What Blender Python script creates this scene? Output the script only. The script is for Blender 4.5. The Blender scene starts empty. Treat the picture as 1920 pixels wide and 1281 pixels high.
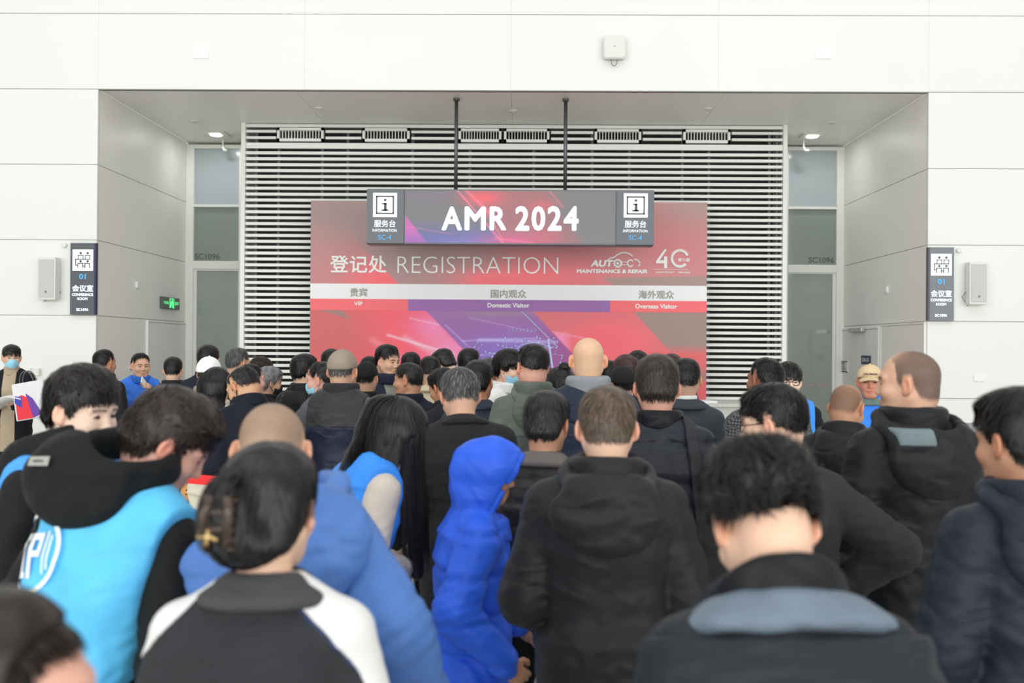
import bpy, bmesh, math, random
import numpy as np
from mathutils import Matrix, Vector

# ------------------------------------------------------------------ camera
scene = bpy.context.scene
COL = scene.collection
FPX = 1867.0
CAM_Z = 1.72
cam_data = bpy.data.cameras.new('camera')
cam_data.sensor_width = 36.0
cam_data.lens = 36.0 * FPX / 1920.0
cam_data.clip_start = 0.05
cam_data.dof.use_dof = True
cam_data.dof.focus_distance = 8.0
cam_data.dof.aperture_fstop = 3.0
cam = bpy.data.objects.new('camera', cam_data)
COL.objects.link(cam)
CAM_R = Matrix.Rotation(0.0134, 3, 'Z') @ Matrix.Rotation(math.pi / 2 + 0.0052, 3, 'X') @ Matrix.Rotation(0.0072, 3, 'Z')
cam.matrix_world = Matrix.Translation((0, 0, CAM_Z)) @ CAM_R.to_4x4()
scene.camera = cam

# ------------------------------------------------------------------ daylight of the hall
world = bpy.data.worlds.new('hall_daylight')
scene.world = world
world.use_nodes = True
wn = world.node_tree
wn.nodes.clear()
w_out = wn.nodes.new('ShaderNodeOutputWorld')
w_bg = wn.nodes.new('ShaderNodeBackground')
w_tc = wn.nodes.new('ShaderNodeTexCoord')
w_sep = wn.nodes.new('ShaderNodeSeparateXYZ')
w_ramp = wn.nodes.new('ShaderNodeValToRGB')
w_map = wn.nodes.new('ShaderNodeMapRange')
w_map.inputs[1].default_value = -1.0
w_map.inputs[2].default_value = 1.0
wn.links.new(w_tc.outputs['Generated'], w_sep.inputs[0])
wn.links.new(w_sep.outputs['Z'], w_map.inputs[0])
wn.links.new(w_map.outputs[0], w_ramp.inputs[0])
w_ramp.color_ramp.elements[0].position = 0.42
w_ramp.color_ramp.elements[0].color = (0.52, 0.525, 0.52, 1)
w_ramp.color_ramp.elements[1].position = 0.60
w_ramp.color_ramp.elements[1].color = (0.50, 0.505, 0.50, 1)
wn.links.new(w_ramp.outputs[0], w_bg.inputs[0])
w_bg.inputs[1].default_value = 1.0
wn.links.new(w_bg.outputs[0], w_out.inputs[0])

def area_light(name, loc, rot, sx, sy, power, color=(1, 1, 1)):
    d = bpy.data.lights.new(name, 'AREA')
    d.shape = 'RECTANGLE'
    d.size, d.size_y, d.energy, d.color = sx, sy, power, color
    o = bpy.data.objects.new(name, d)
    COL.objects.link(o)
    o.location, o.rotation_euler = loc, rot
    return o
# the long skylight of the hall, high above and behind the photographer
area_light('hall_skylight', (0.0, 0.5, 14.0), (math.radians(22), 0, 0), 26, 10, 700, (1.0, 1.0, 0.98))
# broad unseen fill light, added behind the camera to brighten the niche
area_light('frontal_fill_light', (0.0, -13.0, 4.6), (math.radians(90), 0, 0), 52, 8.5, 4000, (1.0, 1.0, 0.985))

vs = scene.view_settings
vs.view_transform = 'Standard'
vs.look = 'None'
vs.gamma = 1.0
vs.use_curve_mapping = False
vs.exposure = 0.22
scene.cycles.use_denoising = True
scene.cycles.max_bounces = 10
scene.cycles.diffuse_bounces = 8
scene.cycles.caustics_reflective = False
scene.cycles.caustics_refractive = False

rng = np.random.default_rng(7)
random.seed(7)

# ------------------------------------------------------------------ small helpers
def lin(c):
    c = np.asarray(c, float) / 255.0
    return np.where(c <= 0.04045, c / 12.92, ((c + 0.055) / 1.055) ** 2.4)

def at(px, py, Y):
    d = CAM_R @ Vector(((px - 960.0) / FPX, -(py - 640.5) / FPX, -1.0))
    t = Y / d.y
    return Vector((d.x * t, Y, CAM_Z + d.z * t))

def at_x(px, py, X):
    d = CAM_R @ Vector(((px - 960.0) / FPX, -(py - 640.5) / FPX, -1.0))
    t = X / d.x
    return Vector((X, d.y * t, CAM_Z + d.z * t))

def at_z(px, py, Z):
    d = CAM_R @ Vector(((px - 960.0) / FPX, -(py - 640.5) / FPX, -1.0))
    t = (Z - CAM_Z) / d.z
    return Vector((d.x * t, d.y * t, Z))

_mats = {}
def mat(name, rgb=(200, 200, 200), rough=0.6, metal=0.0, gain=1.0, attr=False, noise=0.0, nscale=30.0, bump=0.0, bscale=60.0,
        emit=0.0, spec=0.5, coat=0.0, alpha=1.0, sheen=0.0, linear=None):
    """one procedural Principled material per name; attr = base colour from the mesh's own Col attribute"""
    if name in _mats:
        return _mats[name]
    m = bpy.data.materials.new(name)
    m.use_nodes = True
    nt = m.node_tree
    b = nt.nodes['Principled BSDF']
    base = np.minimum(lin(rgb) * gain, 0.95) if linear is None else np.asarray(linear)
    b.inputs['Base Color'].default_value = (*base, 1)
    b.inputs['Roughness'].default_value = rough
    b.inputs['Metallic'].default_value = metal
    b.inputs['Specular IOR Level'].default_value = spec
    b.inputs['Coat Weight'].default_value = coat
    b.inputs['Alpha'].default_value = alpha
    if sheen:
        b.inputs['Sheen Weight'].default_value = sheen
    src = None
    if attr:
        a = nt.nodes.new('ShaderNodeAttribute')
        a.attribute_name = 'Col'
        src = a.outputs['Color']
        nt.links.new(src, b.inputs['Base Color'])
        if emit:
            nt.links.new(src, b.inputs['Emission Color'])
    elif emit:
        b.inputs['Emission Color'].default_value = (*lin(rgb), 1)
    if emit:
        b.inputs['Emission Strength'].default_value = emit
    tc = None
    if noise or bump:
        tc = nt.nodes.new('ShaderNodeTexCoord')
    if noise:
        n = nt.nodes.new('ShaderNodeTexNoise')
        n.inputs['Scale'].default_value = nscale
        n.inputs['Detail'].default_value = 3
        nt.links.new(tc.outputs['Object'], n.inputs['Vector'])
        r = nt.nodes.new('ShaderNodeMapRange')
        r.inputs[1].default_value, r.inputs[2].default_value = 0.3, 0.7
        r.inputs[3].default_value, r.inputs[4].default_value = 1 - noise, 1 + noise
        nt.links.new(n.outputs['Fac'], r.inputs[0])
        mx = nt.nodes.new('ShaderNodeMix')
        mx.data_type = 'RGBA'
        mx.blend_type = 'MULTIPLY'
        mx.inputs[0].default_value = 1.0
        if src is not None:
            nt.links.new(src, mx.inputs[6])
        else:
            mx.inputs[6].default_value = (*base, 1)
        nt.links.new(r.outputs[0], mx.inputs[7])
        nt.links.new(mx.outputs[2], b.inputs['Base Color'])
    if bump:
        n = nt.nodes.new('ShaderNodeTexNoise')
        n.inputs['Scale'].default_value = bscale
        n.inputs['Detail'].default_value = 4
        nt.links.new(tc.outputs['Object'], n.inputs['Vector'])
        bp = nt.nodes.new('ShaderNodeBump')
        bp.inputs['Strength'].default_value = bump
        bp.inputs['Distance'].default_value = 0.01
        nt.links.new(n.outputs['Fac'], bp.inputs['Height'])
        nt.links.new(bp.outputs[0], b.inputs['Normal'])
    _mats[name] = m
    return m

def raw_mesh(name, V, F, smooth=False, col=None):
    """mesh from an (n,3) array and either an (m,4)/(m,3) array or a list of index lists"""
    me = bpy.data.meshes.new(name)
    V = np.asarray(V, np.float32)
    if isinstance(F, np.ndarray):
        k = F.shape[1]
        me.vertices.add(len(V))
        me.vertices.foreach_set('co', V.ravel())
        me.loops.add(F.size)
        me.loops.foreach_set('vertex_index', F.astype(np.int32).ravel())
        me.polygons.add(len(F))
        me.polygons.foreach_set('loop_start', np.arange(0, F.size, k, dtype=np.int32))
        me.polygons.foreach_set('loop_total', np.full(len(F), k, np.int32))
        me.update(calc_edges=True)
        me.validate()
    else:
        me.from_pydata([tuple(map(float, v)) for v in V], [], F)
        me.update()
    if smooth:
        me.polygons.foreach_set('use_smooth', np.ones(len(me.polygons), bool))
    if col is not None:
        a = me.color_attributes.new('Col', 'FLOAT_COLOR', 'POINT')
        c = np.ones((len(V), 4), np.float32)
        c[:, :3] = col
        a.data.foreach_set('color', c.ravel())
    return me

def link(name, me, m, parent=None, world=True):
    """object from a mesh; mesh coordinates are world ones unless world=False (then they are the parent's own)"""
    o = bpy.data.objects.new(name, me)
    COL.objects.link(o)
    if m is not None:
        me.materials.append(m)
    if parent is not None:
        o.parent = parent
        if world:
            off = np.zeros(3)
            p = parent
            while p is not None:
                off += np.array(p.location)
                p = p.parent
            o.location = -Vector(off)
            # keep the child's own origin at the parent: shift the vertices instead
            n = len(me.vertices)
            co = np.empty(n * 3, np.float32)
            me.vertices.foreach_get('co', co)
            co = co.reshape(-1, 3) - off.astype(np.float32)
            me.vertices.foreach_set('co', co.ravel())
            o.location = (0, 0, 0)
    return o

def tag(o, label=None, cat=None, group=None, kind=None):
    if label: o['label'] = label
    if cat: o['category'] = cat
    if group: o['group'] = group
    if kind: o['kind'] = kind
    return o

def thing(name, label, cat, loc=(0, 0, 0), group=None):
    o = bpy.data.objects.new(name, None)
    o.empty_display_size = 0.1
    COL.objects.link(o)
    o.location = loc
    return tag(o, label, cat, group)

class MB:
    """collects shapes into ONE mesh"""
    def __init__(s):
        s.V, s.F, s.n = [], [], 0
    def add(s, V, F):
        s.V.append(np.asarray(V, float))
        s.F += [[i + s.n for i in f] for f in F]
        s.n += len(V)
        return s
    def box(s, x0, x1, y0, y1, z0, z1):
        V = [(x, y, z) for x in (x0, x1) for y in (y0, y1) for z in (z0, z1)]
        return s.add(V, [[0, 1, 3, 2], [4, 6, 7, 5], [0, 4, 5, 1], [2, 3, 7, 6], [0, 2, 6, 4], [1, 5, 7, 3]])
    def obox(s, c, u, v, w, a, b, d):
        """oriented box: centre c, half extents a,b,d along u,v,w"""
        c, u, v, w = map(lambda q: np.asarray(q, float), (c, u, v, w))
        V = [c + i * a * u + j * b * v + k * d * w for i in (-1, 1) for j in (-1, 1) for k in (-1, 1)]
        return s.add(V, [[0, 1, 3, 2], [4, 6, 7, 5], [0, 4, 5, 1], [2, 3, 7, 6], [0, 2, 6, 4], [1, 5, 7, 3]])
    def prism(s, poly, mapf, d0, d1):
        """closed 2D polygon -> mapf(u,v,depth) solid"""
        n = len(poly)
        V = [mapf(u, v, d0) for u, v in poly] + [mapf(u, v, d1) for u, v in poly]
        F = [list(range(n)), list(range(2 * n - 1, n - 1, -1))]
        F += [[i, i + n, (i + 1) % n + n, (i + 1) % n] for i in range(n)]
        return s.add(V, F)
    def lathe(s, prof, c, axis='z', n=24):
        """profile [(r, h)] around the axis through c"""
        V, F = [], []
        for r, h in prof:
            for i in range(n):
                a = 2 * math.pi * i / n
                p = (r * math.cos(a), r * math.sin(a), h)
                if axis == 'y': p = (p[0], p[2], p[1])
                if axis == 'x': p = (p[2], p[0], p[1])
                V.append((p[0] + c[0], p[1] + c[1], p[2] + c[2]))
        m = len(prof)
        for j in range(m - 1):
            for i in range(n):
                F.append([j * n + i, j * n + (i + 1) % n, (j + 1) * n + (i + 1) % n, (j + 1) * n + i])
        F.append(list(range(n))[::-1])
        F.append([(m - 1) * n + i for i in range(n)])
        return s.add(V, F)
    def tube(s, pts, r, n=8, closed=False):
        pts = [np.asarray(p, float) for p in pts]
        m = len(pts)
        V, F = [], []
        up = np.array((0.13, 0.21, 0.97))
        for i, p in enumerate(pts):
            a = pts[(i - 1) % m] if (closed or i > 0) else p
            b = pts[(i + 1) % m] if (closed or i < m - 1) else p
            t = (b - a) / (np.linalg.norm(b - a) + 1e-9)
            u = np.cross(t, up); u /= np.linalg.norm(u) + 1e-9
            v = np.cross(t, u)
            for k in range(n):
                q = 2 * math.pi * k / n
                V.append(p + r * (math.cos(q) * u + math.sin(q) * v))
        for i in range(m if closed else m - 1):
            j = (i + 1) % m
            for k in range(n):
                F.append([i * n + k, i * n + (k + 1) % n, j * n + (k + 1) % n, j * n + k])
        if not closed:
            F.append(list(range(n))[::-1]); F.append([(m - 1) * n + k for k in range(n)])
        return s.add(V, F)
    def build(s, name, m, parent=None, smooth=False, world=True, bevel=0.0):
        V = np.concatenate(s.V)
        me = raw_mesh(name, V, s.F, smooth)
        bm = bmesh.new(); bm.from_mesh(me)
        bmesh.ops.recalc_face_normals(bm, faces=bm.faces)
        bm.to_mesh(me); bm.free()
        if smooth:
            me.polygons.foreach_set('use_smooth', np.ones(len(me.polygons), bool))
        o = link(name, me, m, parent, world)
        if bevel:
            b = o.modifiers.new('soft_edges', 'BEVEL')
            b.width, b.segments, b.limit_method = bevel, 2, 'ANGLE'
        return o

_tcurve = bpy.data.curves.new('lettering_source', 'FONT')
_tobj = bpy.data.objects.new('lettering_source', _tcurve)
def text_geo(body, bold=0.0, space=1.0, res=3):
    """flat outline of a text: (V[n,2], faces), bounding box starting at 0,0 with its natural size"""
    if _tobj.name not in COL.objects:
        COL.objects.link(_tobj)
    _tcurve.body, _tcurve.offset, _tcurve.space_character, _tcurve.resolution_u = body, bold, space, res
    _tcurve.extrude = 0.0
    _tcurve.align_x = 'CENTER'
    bpy.context.view_layer.update()
    me = bpy.data.meshes.new_from_object(_tobj.evaluated_get(bpy.context.evaluated_depsgraph_get()))
    V = np.array([v.co[:2] for v in me.vertices])
    F = [list(p.vertices) for p in me.polygons]
    bpy.data.meshes.remove(me)
    COL.objects.unlink(_tobj)
    V -= V.min(0)
    return V, F

def letter(name, body, O, U, W, width, height, m, parent, bold=0.0, space=1.0, res=3, world=True, lines=None, shear=0.0):
    """lettering that fills the rectangle at O spanned by unit axes U, W (width x height), a thin raised film"""
    V, F = text_geo(body, min(bold, 0) if bold < 0 else 0.0, space, res)
    O, U, W = (np.asarray(q, float) for q in (O, U, W))
    N = np.cross(U, W)
    # heavier strokes: the outline struck several times around its place
    offs = [(0.0, 0.0)] if bold <= 0 else [(0.0, 0.0)] + [(bold * math.cos(q), bold * math.sin(q)) for q in np.linspace(0, 2 * math.pi, 9)[:-1]]
    e = max(bold, 0)
    sx, sy = width / (V[:, 0].max() + 2 * e), height / (V[:, 1].max() + 2 * e)
    PP, FF, n = [], [], 0
    for k, (ox, oy) in enumerate(offs):
        x, y = (V[:, 0] + e + ox) * sx, (V[:, 1] + e + oy) * sy
        PP.append(O + np.outer(x + y * shear, U) + np.outer(y, W) + N * (.0001 * k))
        FF += [[i + n for i in f] for f in F]; n += len(V)
    me = raw_mesh(name, np.concatenate(PP), FF)
    return link(name, me, m, parent, world)

def letter_px(name, body, x0, y0, x1, y1, Y, m, parent, **k):
    """lettering on a plane that faces the hall (normal -Y), sized by where it stands"""
    a, b = at(x0, y1, Y), at(x1, y0, Y)
    zb = at((x0 + x1) / 2, y1, Y).z
    zt = at((x0 + x1) / 2, y0, Y).z
    return letter(name, body, (a.x, Y, zb), (1, 0, 0), (0, 0, 1), b.x - a.x, zt - zb, m, parent, **k)
# ------------------------------------------------------------------ materials of the hall
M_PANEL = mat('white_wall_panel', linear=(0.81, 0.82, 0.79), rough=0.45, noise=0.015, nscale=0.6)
M_PANEL_IN = mat('niche_wall_panel_lightened', linear=(0.86, 0.865, 0.83), rough=0.4, noise=0.015, nscale=0.6)  # same panels as the front wall, colour lightened to offset the niche's shade
M_JOINT = mat('panel_joint', (176, 178, 172), rough=0.8)
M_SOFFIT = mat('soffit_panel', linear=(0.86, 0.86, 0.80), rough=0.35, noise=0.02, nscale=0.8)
M_WHITE = mat('white_painted_metal', linear=(0.85, 0.86, 0.83), rough=0.4)
M_OFFWHITE = mat('off_white_plastic', linear=(0.74, 0.76, 0.71), rough=0.5)
M_LGREY = mat('light_grey_grille', (196, 198, 196), rough=0.6)
M_DARK = mat('dark_cavity', (58, 60, 62), rough=0.8)
M_SIGN = mat('charcoal_sign_metal', (80, 84, 88), rough=0.45)
M_SIGNEDGE = mat('navy_sign_edge', (40, 42, 80), rough=0.5)
M_LIT = mat('lit_white_lettering', (236, 242, 246), rough=0.5, emit=0.55)
M_LITBLUE = mat('lit_blue_lettering', (74, 160, 226), rough=0.5, emit=0.5)
M_STEEL = mat('brushed_steel', (190, 188, 180), rough=0.28, metal=1.0)
M_STEELDARK = mat('dark_steel', (95, 98, 100), rough=0.4, metal=0.6)
M_GLASS_HI = mat('frosted_glass_pale', (176, 186, 192), rough=0.12, coat=0.5)
M_GLASS_MID = mat('frosted_glass_green', (134, 146, 138), rough=0.1, coat=0.6)
M_GLASS_LO = mat('frosted_glass_door', (150, 160, 154), rough=0.1, coat=0.6)
M_DECAL = mat('grey_vinyl_lettering', (82, 90, 86), rough=0.6)
M_PINK = mat('pale_red_vinyl', (196, 150, 146), rough=0.6)
M_LETTERW = mat('white_print', (238, 240, 238), rough=0.6)
M_LETTERG = mat('grey_print', (128, 130, 130), rough=0.6)
M_BLACK = mat('black_plastic', (24, 25, 27), rough=0.5)
M_PAPER = mat('white_paper', (236, 236, 236), rough=0.7)

YF, YB, YL = 12.5, 15.8, 14.4          # front wall, glazed back wall, louver face
XL, XR = at(182, 400, YF).x, at(1740, 400, YF).x
XLB, XRB = at(357, 400, YB).x, at(1573, 400, YB).x
ZH = at(960, 170, YF).z                # underside of the bulkhead
def zf(py): return at(960, py, YF).z
S1, S2, S3 = at(60, 308, YF).z, at(60, 449.5, YF).z, at(60, 591, YF).z
S4 = at(1850, 748, YF).z
ZTOP = 8.6
Z2 = at(960, 27.5, YF).z

# floor
fm = mat('terrazzo_floor', (186, 187, 180), rough=0.3, gain=0.95, spec=0.4)
nt = fm.node_tree
tc = nt.nodes.new('ShaderNodeTexCoord')
vor = nt.nodes.new('ShaderNodeTexVoronoi'); vor.inputs['Scale'].default_value = 160
nz = nt.nodes.new('ShaderNodeTexNoise'); nz.inputs['Scale'].default_value = 90; nz.inputs['Detail'].default_value = 3
rp = nt.nodes.new('ShaderNodeValToRGB')
rp.color_ramp.elements[0].color = (*lin((168, 168, 161)), 1); rp.color_ramp.elements[0].position = 0.35
rp.color_ramp.elements[1].color = (*lin((226, 227, 220)), 1); rp.color_ramp.elements[1].position = 0.65
mxn = nt.nodes.new('ShaderNodeMix'); mxn.data_type = 'FLOAT'; mxn.inputs[0].default_value = 0.45
nt.links.new(tc.outputs['Object'], vor.inputs['Vector']); nt.links.new(tc.outputs['Object'], nz.inputs['Vector'])
sepc = nt.nodes.new('ShaderNodeSeparateColor')
nt.links.new(vor.outputs['Color'], sepc.inputs[0])
nt.links.new(nz.outputs['Fac'], mxn.inputs[2]); nt.links.new(sepc.outputs[0], mxn.inputs[3])
nt.links.new(mxn.outputs[0], rp.inputs[0]); nt.links.new(rp.outputs[0], nt.nodes['Principled BSDF'].inputs['Base Color'])
o = MB().box(-26, 26, -14, 16.6, -0.1, 0).build('floor', fm); tag(o, kind='structure')

def panels(name, m, quads, axis, pos, out, thick=0.05, gap=0.009, gv=0.002):
    """cladding panels: each quad (a0,a1,z0,z1) a slab; joints show the dark backing; axis x = wall along x at y=pos"""
    mb = MB()
    for a0, a1, z0, z1 in quads:
        a0 += gv / 2; a1 -= gv / 2; z0 += gap / 2; z1 -= gap / 2
        p0, p1 = sorted((pos, pos + out * thick))
        if axis == 'x': mb.box(a0, a1, p0, p1, z0, z1)
        else: mb.box(p0, p1, a0, a1, z0, z1)
    o = mb.build(name, m); tag(o, kind='structure')
    a0 = min(q[0] for q in quads); a1 = max(q[1] for q in quads); z0 = min(q[2] for q in quads); z1 = max(q[3] for q in quads)
    p0, p1 = sorted((pos + out * 0.02, pos + out * (thick + 0.03)))
    mb = MB()
    for qa0, qa1, qz0, qz1 in quads:      # the rebate behind every joint
        if axis == 'x': mb.box(qa0 + .002, qa1 - .002, p0, p1, qz0, qz1)
        else: mb.box(p0, p1, qa0 + .002, qa1 - .002, qz0, qz1)
    b = mb.build('panel_joint', M_JOINT, o)
    return o
panels('wall_front_left', M_PANEL, [(-13, XL, 0.0, S3), (-13, XL, S3, S2), (-13, XL, S2, S1), (-13, XL, S1, ZH)], 'x', YF, 1)
panels('wall_front_right', M_PANEL, [(XR, 13, 0.0, S4), (XR, 13, S4, S3), (XR, 13, S3, S2), (XR, 13, S2, S1), (XR, 13, S1, ZH)], 'x', YF, 1)
vx = [-13, XL] + [at(p, 100, YF).x for p in (571, 958, 1347)] + [XR, 13]
panels('wall_bulkhead', M_PANEL, [(vx[i], vx[i + 1], z0, z1) for i in range(6) for z0, z1 in ((ZH, Z2), (Z2, ZTOP))], 'x', YF, 1, gv=0.0015)
# niche returns
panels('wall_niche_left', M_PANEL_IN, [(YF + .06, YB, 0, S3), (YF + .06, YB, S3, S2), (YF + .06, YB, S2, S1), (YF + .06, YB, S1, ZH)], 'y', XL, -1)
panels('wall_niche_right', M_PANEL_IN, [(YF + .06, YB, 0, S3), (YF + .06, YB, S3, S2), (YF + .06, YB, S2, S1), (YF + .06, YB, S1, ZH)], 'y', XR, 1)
# soffit
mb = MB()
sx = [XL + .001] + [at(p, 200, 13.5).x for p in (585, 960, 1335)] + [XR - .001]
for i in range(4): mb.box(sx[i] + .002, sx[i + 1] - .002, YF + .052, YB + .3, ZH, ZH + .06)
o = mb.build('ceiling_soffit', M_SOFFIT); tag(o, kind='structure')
# back wall behind everything
o = MB().box(XL - .1, XR + .1, YB + .35, YB + .45, 0, ZH + .2).build('wall_back', mat('back_wall_grey', (150, 156, 150), rough=.7)); tag(o, kind='structure')

# glazed bays either side of the louvers
def glazing(n, x0p, x1p, ys, side):
    """frame with three panes; ys = pixel rows of head, transoms and door head"""
    r = thing('window_%d' % n, None, None, (at((x0p + x1p) / 2, 500, YB).x, YB, 0)); r['kind'] = 'structure'
    x0, x1 = at(x0p, 400, YB).x, at(x1p, 400, YB).x
    fl = fr_ = .06
    if side < 0: fl = at(364.5, 400, YB).x - XL - .002; x0 = XL + .002
    else: fr_ = XR - .002 - at(1567.5, 400, YB).x; x1 = XR - .002
    zh, zt, t0, t1, s0, s1, d = [at((x0p + x1p) / 2, y, YB).z for y in ys]
    mb = MB()
    mb.box(x0, x0 + fl, YB - .04, YB + .06, 0, zh); mb.box(x1 - fr_, x1, YB - .04, YB + .06, 0, zh)
    mb.box(x0 + fl, x1 - fr_, YB - .04, YB + .06, zt, zh)
    mb.box(x0 + fl, x1 - fr_, YB - .04, YB + .06, t1, t0)
    mb.box(x0 + fl, x1 - fr_, YB - .04, YB + .06, s1, s0)
    mb.build('window_frame', M_WHITE, r, bevel=.006)
    mb = MB()                              # door leaf stile, head and sill rail
    if side < 0: mb.box(x0 + fl, x0 + fl + .05, YB - .01, YB + .04, .14, d)
    else: mb.box(x1 - fr_ - .05, x1 - fr_, YB - .01, YB + .04, .14, d)
    mb.box(x0 + fl, x1 - fr_, YB - .01, YB + .04, d, s1); mb.box(x0 + fl, x1 - fr_, YB - .01, YB + .04, .02, .14)
    mb.build('door_frame', M_WHITE, r, bevel=.004)
    MB().box(x0 + fl, x1 - fr_, YB + .02, YB + .03, t0, zt).build('pane', M_GLASS_HI, r)
    MB().box(x0 + fl, x1 - fr_, YB + .02, YB + .03, s0, t1).build('pane', M_GLASS_MID, r)
    MB().box(x0 + fl, x1 - fr_, YB + .015, YB + .025, .1, d).build('pane', M_GLASS_LO, r)
    return r
w1 = glazing(1, 357, 456, (272, 279, 384, 389, 490, 505, 508), -1)
letter_px('lettering', 'SC1096', 365, 475.5, 412, 486.5, YB + .019, M_DECAL, w1, bold=.02)
w2 = glazing(2, 1470, 1574, (276, 283, 388, 393, 497, 512, 514), 1)
letter_px('lettering', 'SC1096', 1516, 482.5, 1564, 493.5, YB + .019, M_DECAL, w2, bold=.02)
mb = MB()
for i in range(3):
    a = at(1511 + i * 25.5, 724, YB + .01); mb.box(a.x - .02, a.x + .02, YB + .013, YB + .014, a.z, a.z + .03)
    mb.box(a.x + .035, a.x + .14, YB + .013, YB + .014, a.z + .006, a.z + .024)
mb.build('safety_decal', M_PINK, w2)

# ------------------------------------------------------------------ louver screen
lv = thing('louver_screen', 'wide wall of white horizontal louver slats behind the red poster', 'louver', (at(962, 500, YL).x, YL, 0))
lx0, lx1 = at(456, 400, YL).x, at(1471, 400, YL).x
ltop = at(960, 233, YL).z
o = MB().box(lx0, lx1, YL + .55, YL + .6, 0, ZH - .01).build('back_panel', M_DARK, lv)
for xx in (lx0, lx1): MB().box(xx - .03, xx + .03, YL - .03, YL + .6, 0, ZH).build('side_frame', M_WHITE, lv)
pitch = 11.12 * YL / FPX
zs = at(960, 277.5, YL).z
mb = MB()
z = zs
while z > 0.1:
    mb.box(lx0 + .03, lx1 - .03, YL, YL + .05, z - .021, z + .021); z -= pitch
gr = [(520, 607), (680, 768), (860, 940), (945, 1030), (1115, 1202), (1281, 1369)]
zt0, zt1 = at(960, 271, YL).z, at(960, 239, YL).z
mb.box(lx0 + .03, lx1 - .03, YL, YL + .05, zt0 - .03, zt0 + .01)
mb.box(lx0 + .03, lx1 - .03, YL, YL + .05, zt1 - .01, zt1 + .035)
edges = [456 + 3] + [e for g in gr for e in (g[0] - 3, g[1] + 3)] + [1468]
for i in range(0, len(edges), 2):
    if edges[i + 1] - edges[i] > 8:
        for py in (248, 260):
            zc = at(960, py, YL).z
            mb.box(at(edges[i], 300, YL).x, at(edges[i + 1], 300, YL).x, YL, YL + .05, zc - .018, zc + .018)
mb.build('slats', M_WHITE, lv)
mb = MB()
for px in (478, 520, 602, 650, 772, 880, 1000, 1110, 1180, 1280, 1330, 1444, 1458):
    x = at(px, 400, YL).x; mb.box(x - .02, x + .02, YL + .06, YL + .12, 0, ltop - .1)
mb.build('stud', mat('stud_metal', (84, 86, 88), rough=.6), lv)
for k, (a, b) in enumerate(gr):
    g = MB(); xa, xb = at(a, 255, YL).x, at(b, 255, YL).x
    zb_, zt_ = at(960, 267, YL).z, at(960, 242, YL).z
    for q in ((xa, xb, zb_, zb_ + .04), (xa, xb, zt_ - .035, zt_), (xa, xa + .035, zb_, zt_), (xb - .035, xb, zb_, zt_)):
        g.box(q[0], q[1], YL - .02, YL + .06, q[2], q[3])
    n = 14
    for i in range(1, n):
        x = xa + .03 + (xb - xa - .06) * i / n; g.box(x - .005, x + .005, YL, YL + .05, zb_ + .03, zt_ - .03)
    g.build('vent_grille', M_WHITE, lv)

# ------------------------------------------------------------------ fittings on the bulkhead, walls and soffit
t = thing('wireless_antenna', 'square white rounded antenna box with a wire loop on bulkhead', 'antenna', at(1151, 92, YF))
a, b = at(1131, 113, YF), at(1172, 69, YF)
bm = bmesh.new(); bmesh.ops.create_cube(bm, size=1)
for v in bm.verts: v.co = Vector(((v.co.x) * (b.x - a.x), v.co.y * .08 - .075, v.co.z * (b.z - a.z)))
bmesh.ops.bevel(bm, geom=[e for e in bm.edges if abs(e.verts[0].co.y - e.verts[1].co.y) > .05], offset=.035, segments=5, affect='EDGES', profile=.5)
bmesh.ops.bevel(bm, geom=[e for e in bm.edges if e.verts[0].co.y < -.1 and e.verts[1].co.y < -.1], offset=.012, segments=3, affect='EDGES')
me = bpy.data.meshes.new('box'); bm.to_mesh(me); bm.free()
link('housing', me, M_OFFWHITE, t, world=False)
c = at(1151, 92, YF)
MB().box(c.x - .05, c.x + .05, YF - .04, YF, c.z - .08, c.z + .08).build('bracket', M_STEELDARK, t)
zc = at(1151, 113, YF).z
MB().tube([(c.x - .04 * math.cos(q) + 0, YF - .05, zc - .085 * math.sin(q)) for q in np.linspace(0, math.pi, 14)], .004).build('cable', M_STEELDARK, t)
MB().tube([(c.x - .012, YF - .117, c.z - .004), (c.x, YF - .117, c.z + .008), (c.x + .012, YF - .117, c.z - .004)], .0025).build('emblem', M_LETTERG, t)

def plate(name, label, cat, x0, y0, x1, y1, Y, m, group=None, depth=.012, grid=None):
    t = thing(name, label, cat, at((x0 + x1) / 2, (y0 + y1) / 2, Y), group)
    a, b = at(x0, y1, Y), at(x1, y0, Y)
    MB().box(a.x, b.x, Y - depth, Y, a.z, b.z).build('plate', m, t, bevel=.003)
    if grid:
        for i in range(2):
            for j in range(2):
                xa = a.x + (b.x - a.x) * (i + .08) / 2; xb = a.x + (b.x - a.x) * (i + .92) / 2
                za = a.z + (b.z - a.z) * (j + .08) / 2; zb = a.z + (b.z - a.z) * (j + .92) / 2
                MB().box(xa, xb, Y - depth - .006, Y - depth, za, zb).build('socket', m, t, bevel=.002)
    return t
M_PUREW = mat('bright_white_plastic', linear=(.93, .94, .95), rough=.35)
plate('socket_plate', 'white four gang socket plate on bulkhead above the left niche corner', 'socket', 362, 90, 392, 110, YF, M_PUREW, grid=True)
plate('socket_plate', 'white four gang socket plate on bulkhead right of the antenna box', 'socket', 1528, 91, 1558, 111, YF, M_PUREW, grid=True)
plate('wall_box', 'small white box on front wall right of the masked man in a black coat', 'box', 50, 690, 61, 703, YF, M_PANEL, depth=.05)
plate('wall_box', 'small beige box on front wall beside a white one, above the tote bag', 'box', 63, 691, 77, 704, YF, M_OFFWHITE, depth=.06)
plate('wall_plate', 'small white cover plate low on the right front wall', 'plate', 1825, 704, 1846, 715, YF, M_WHITE, depth=.015)

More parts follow.
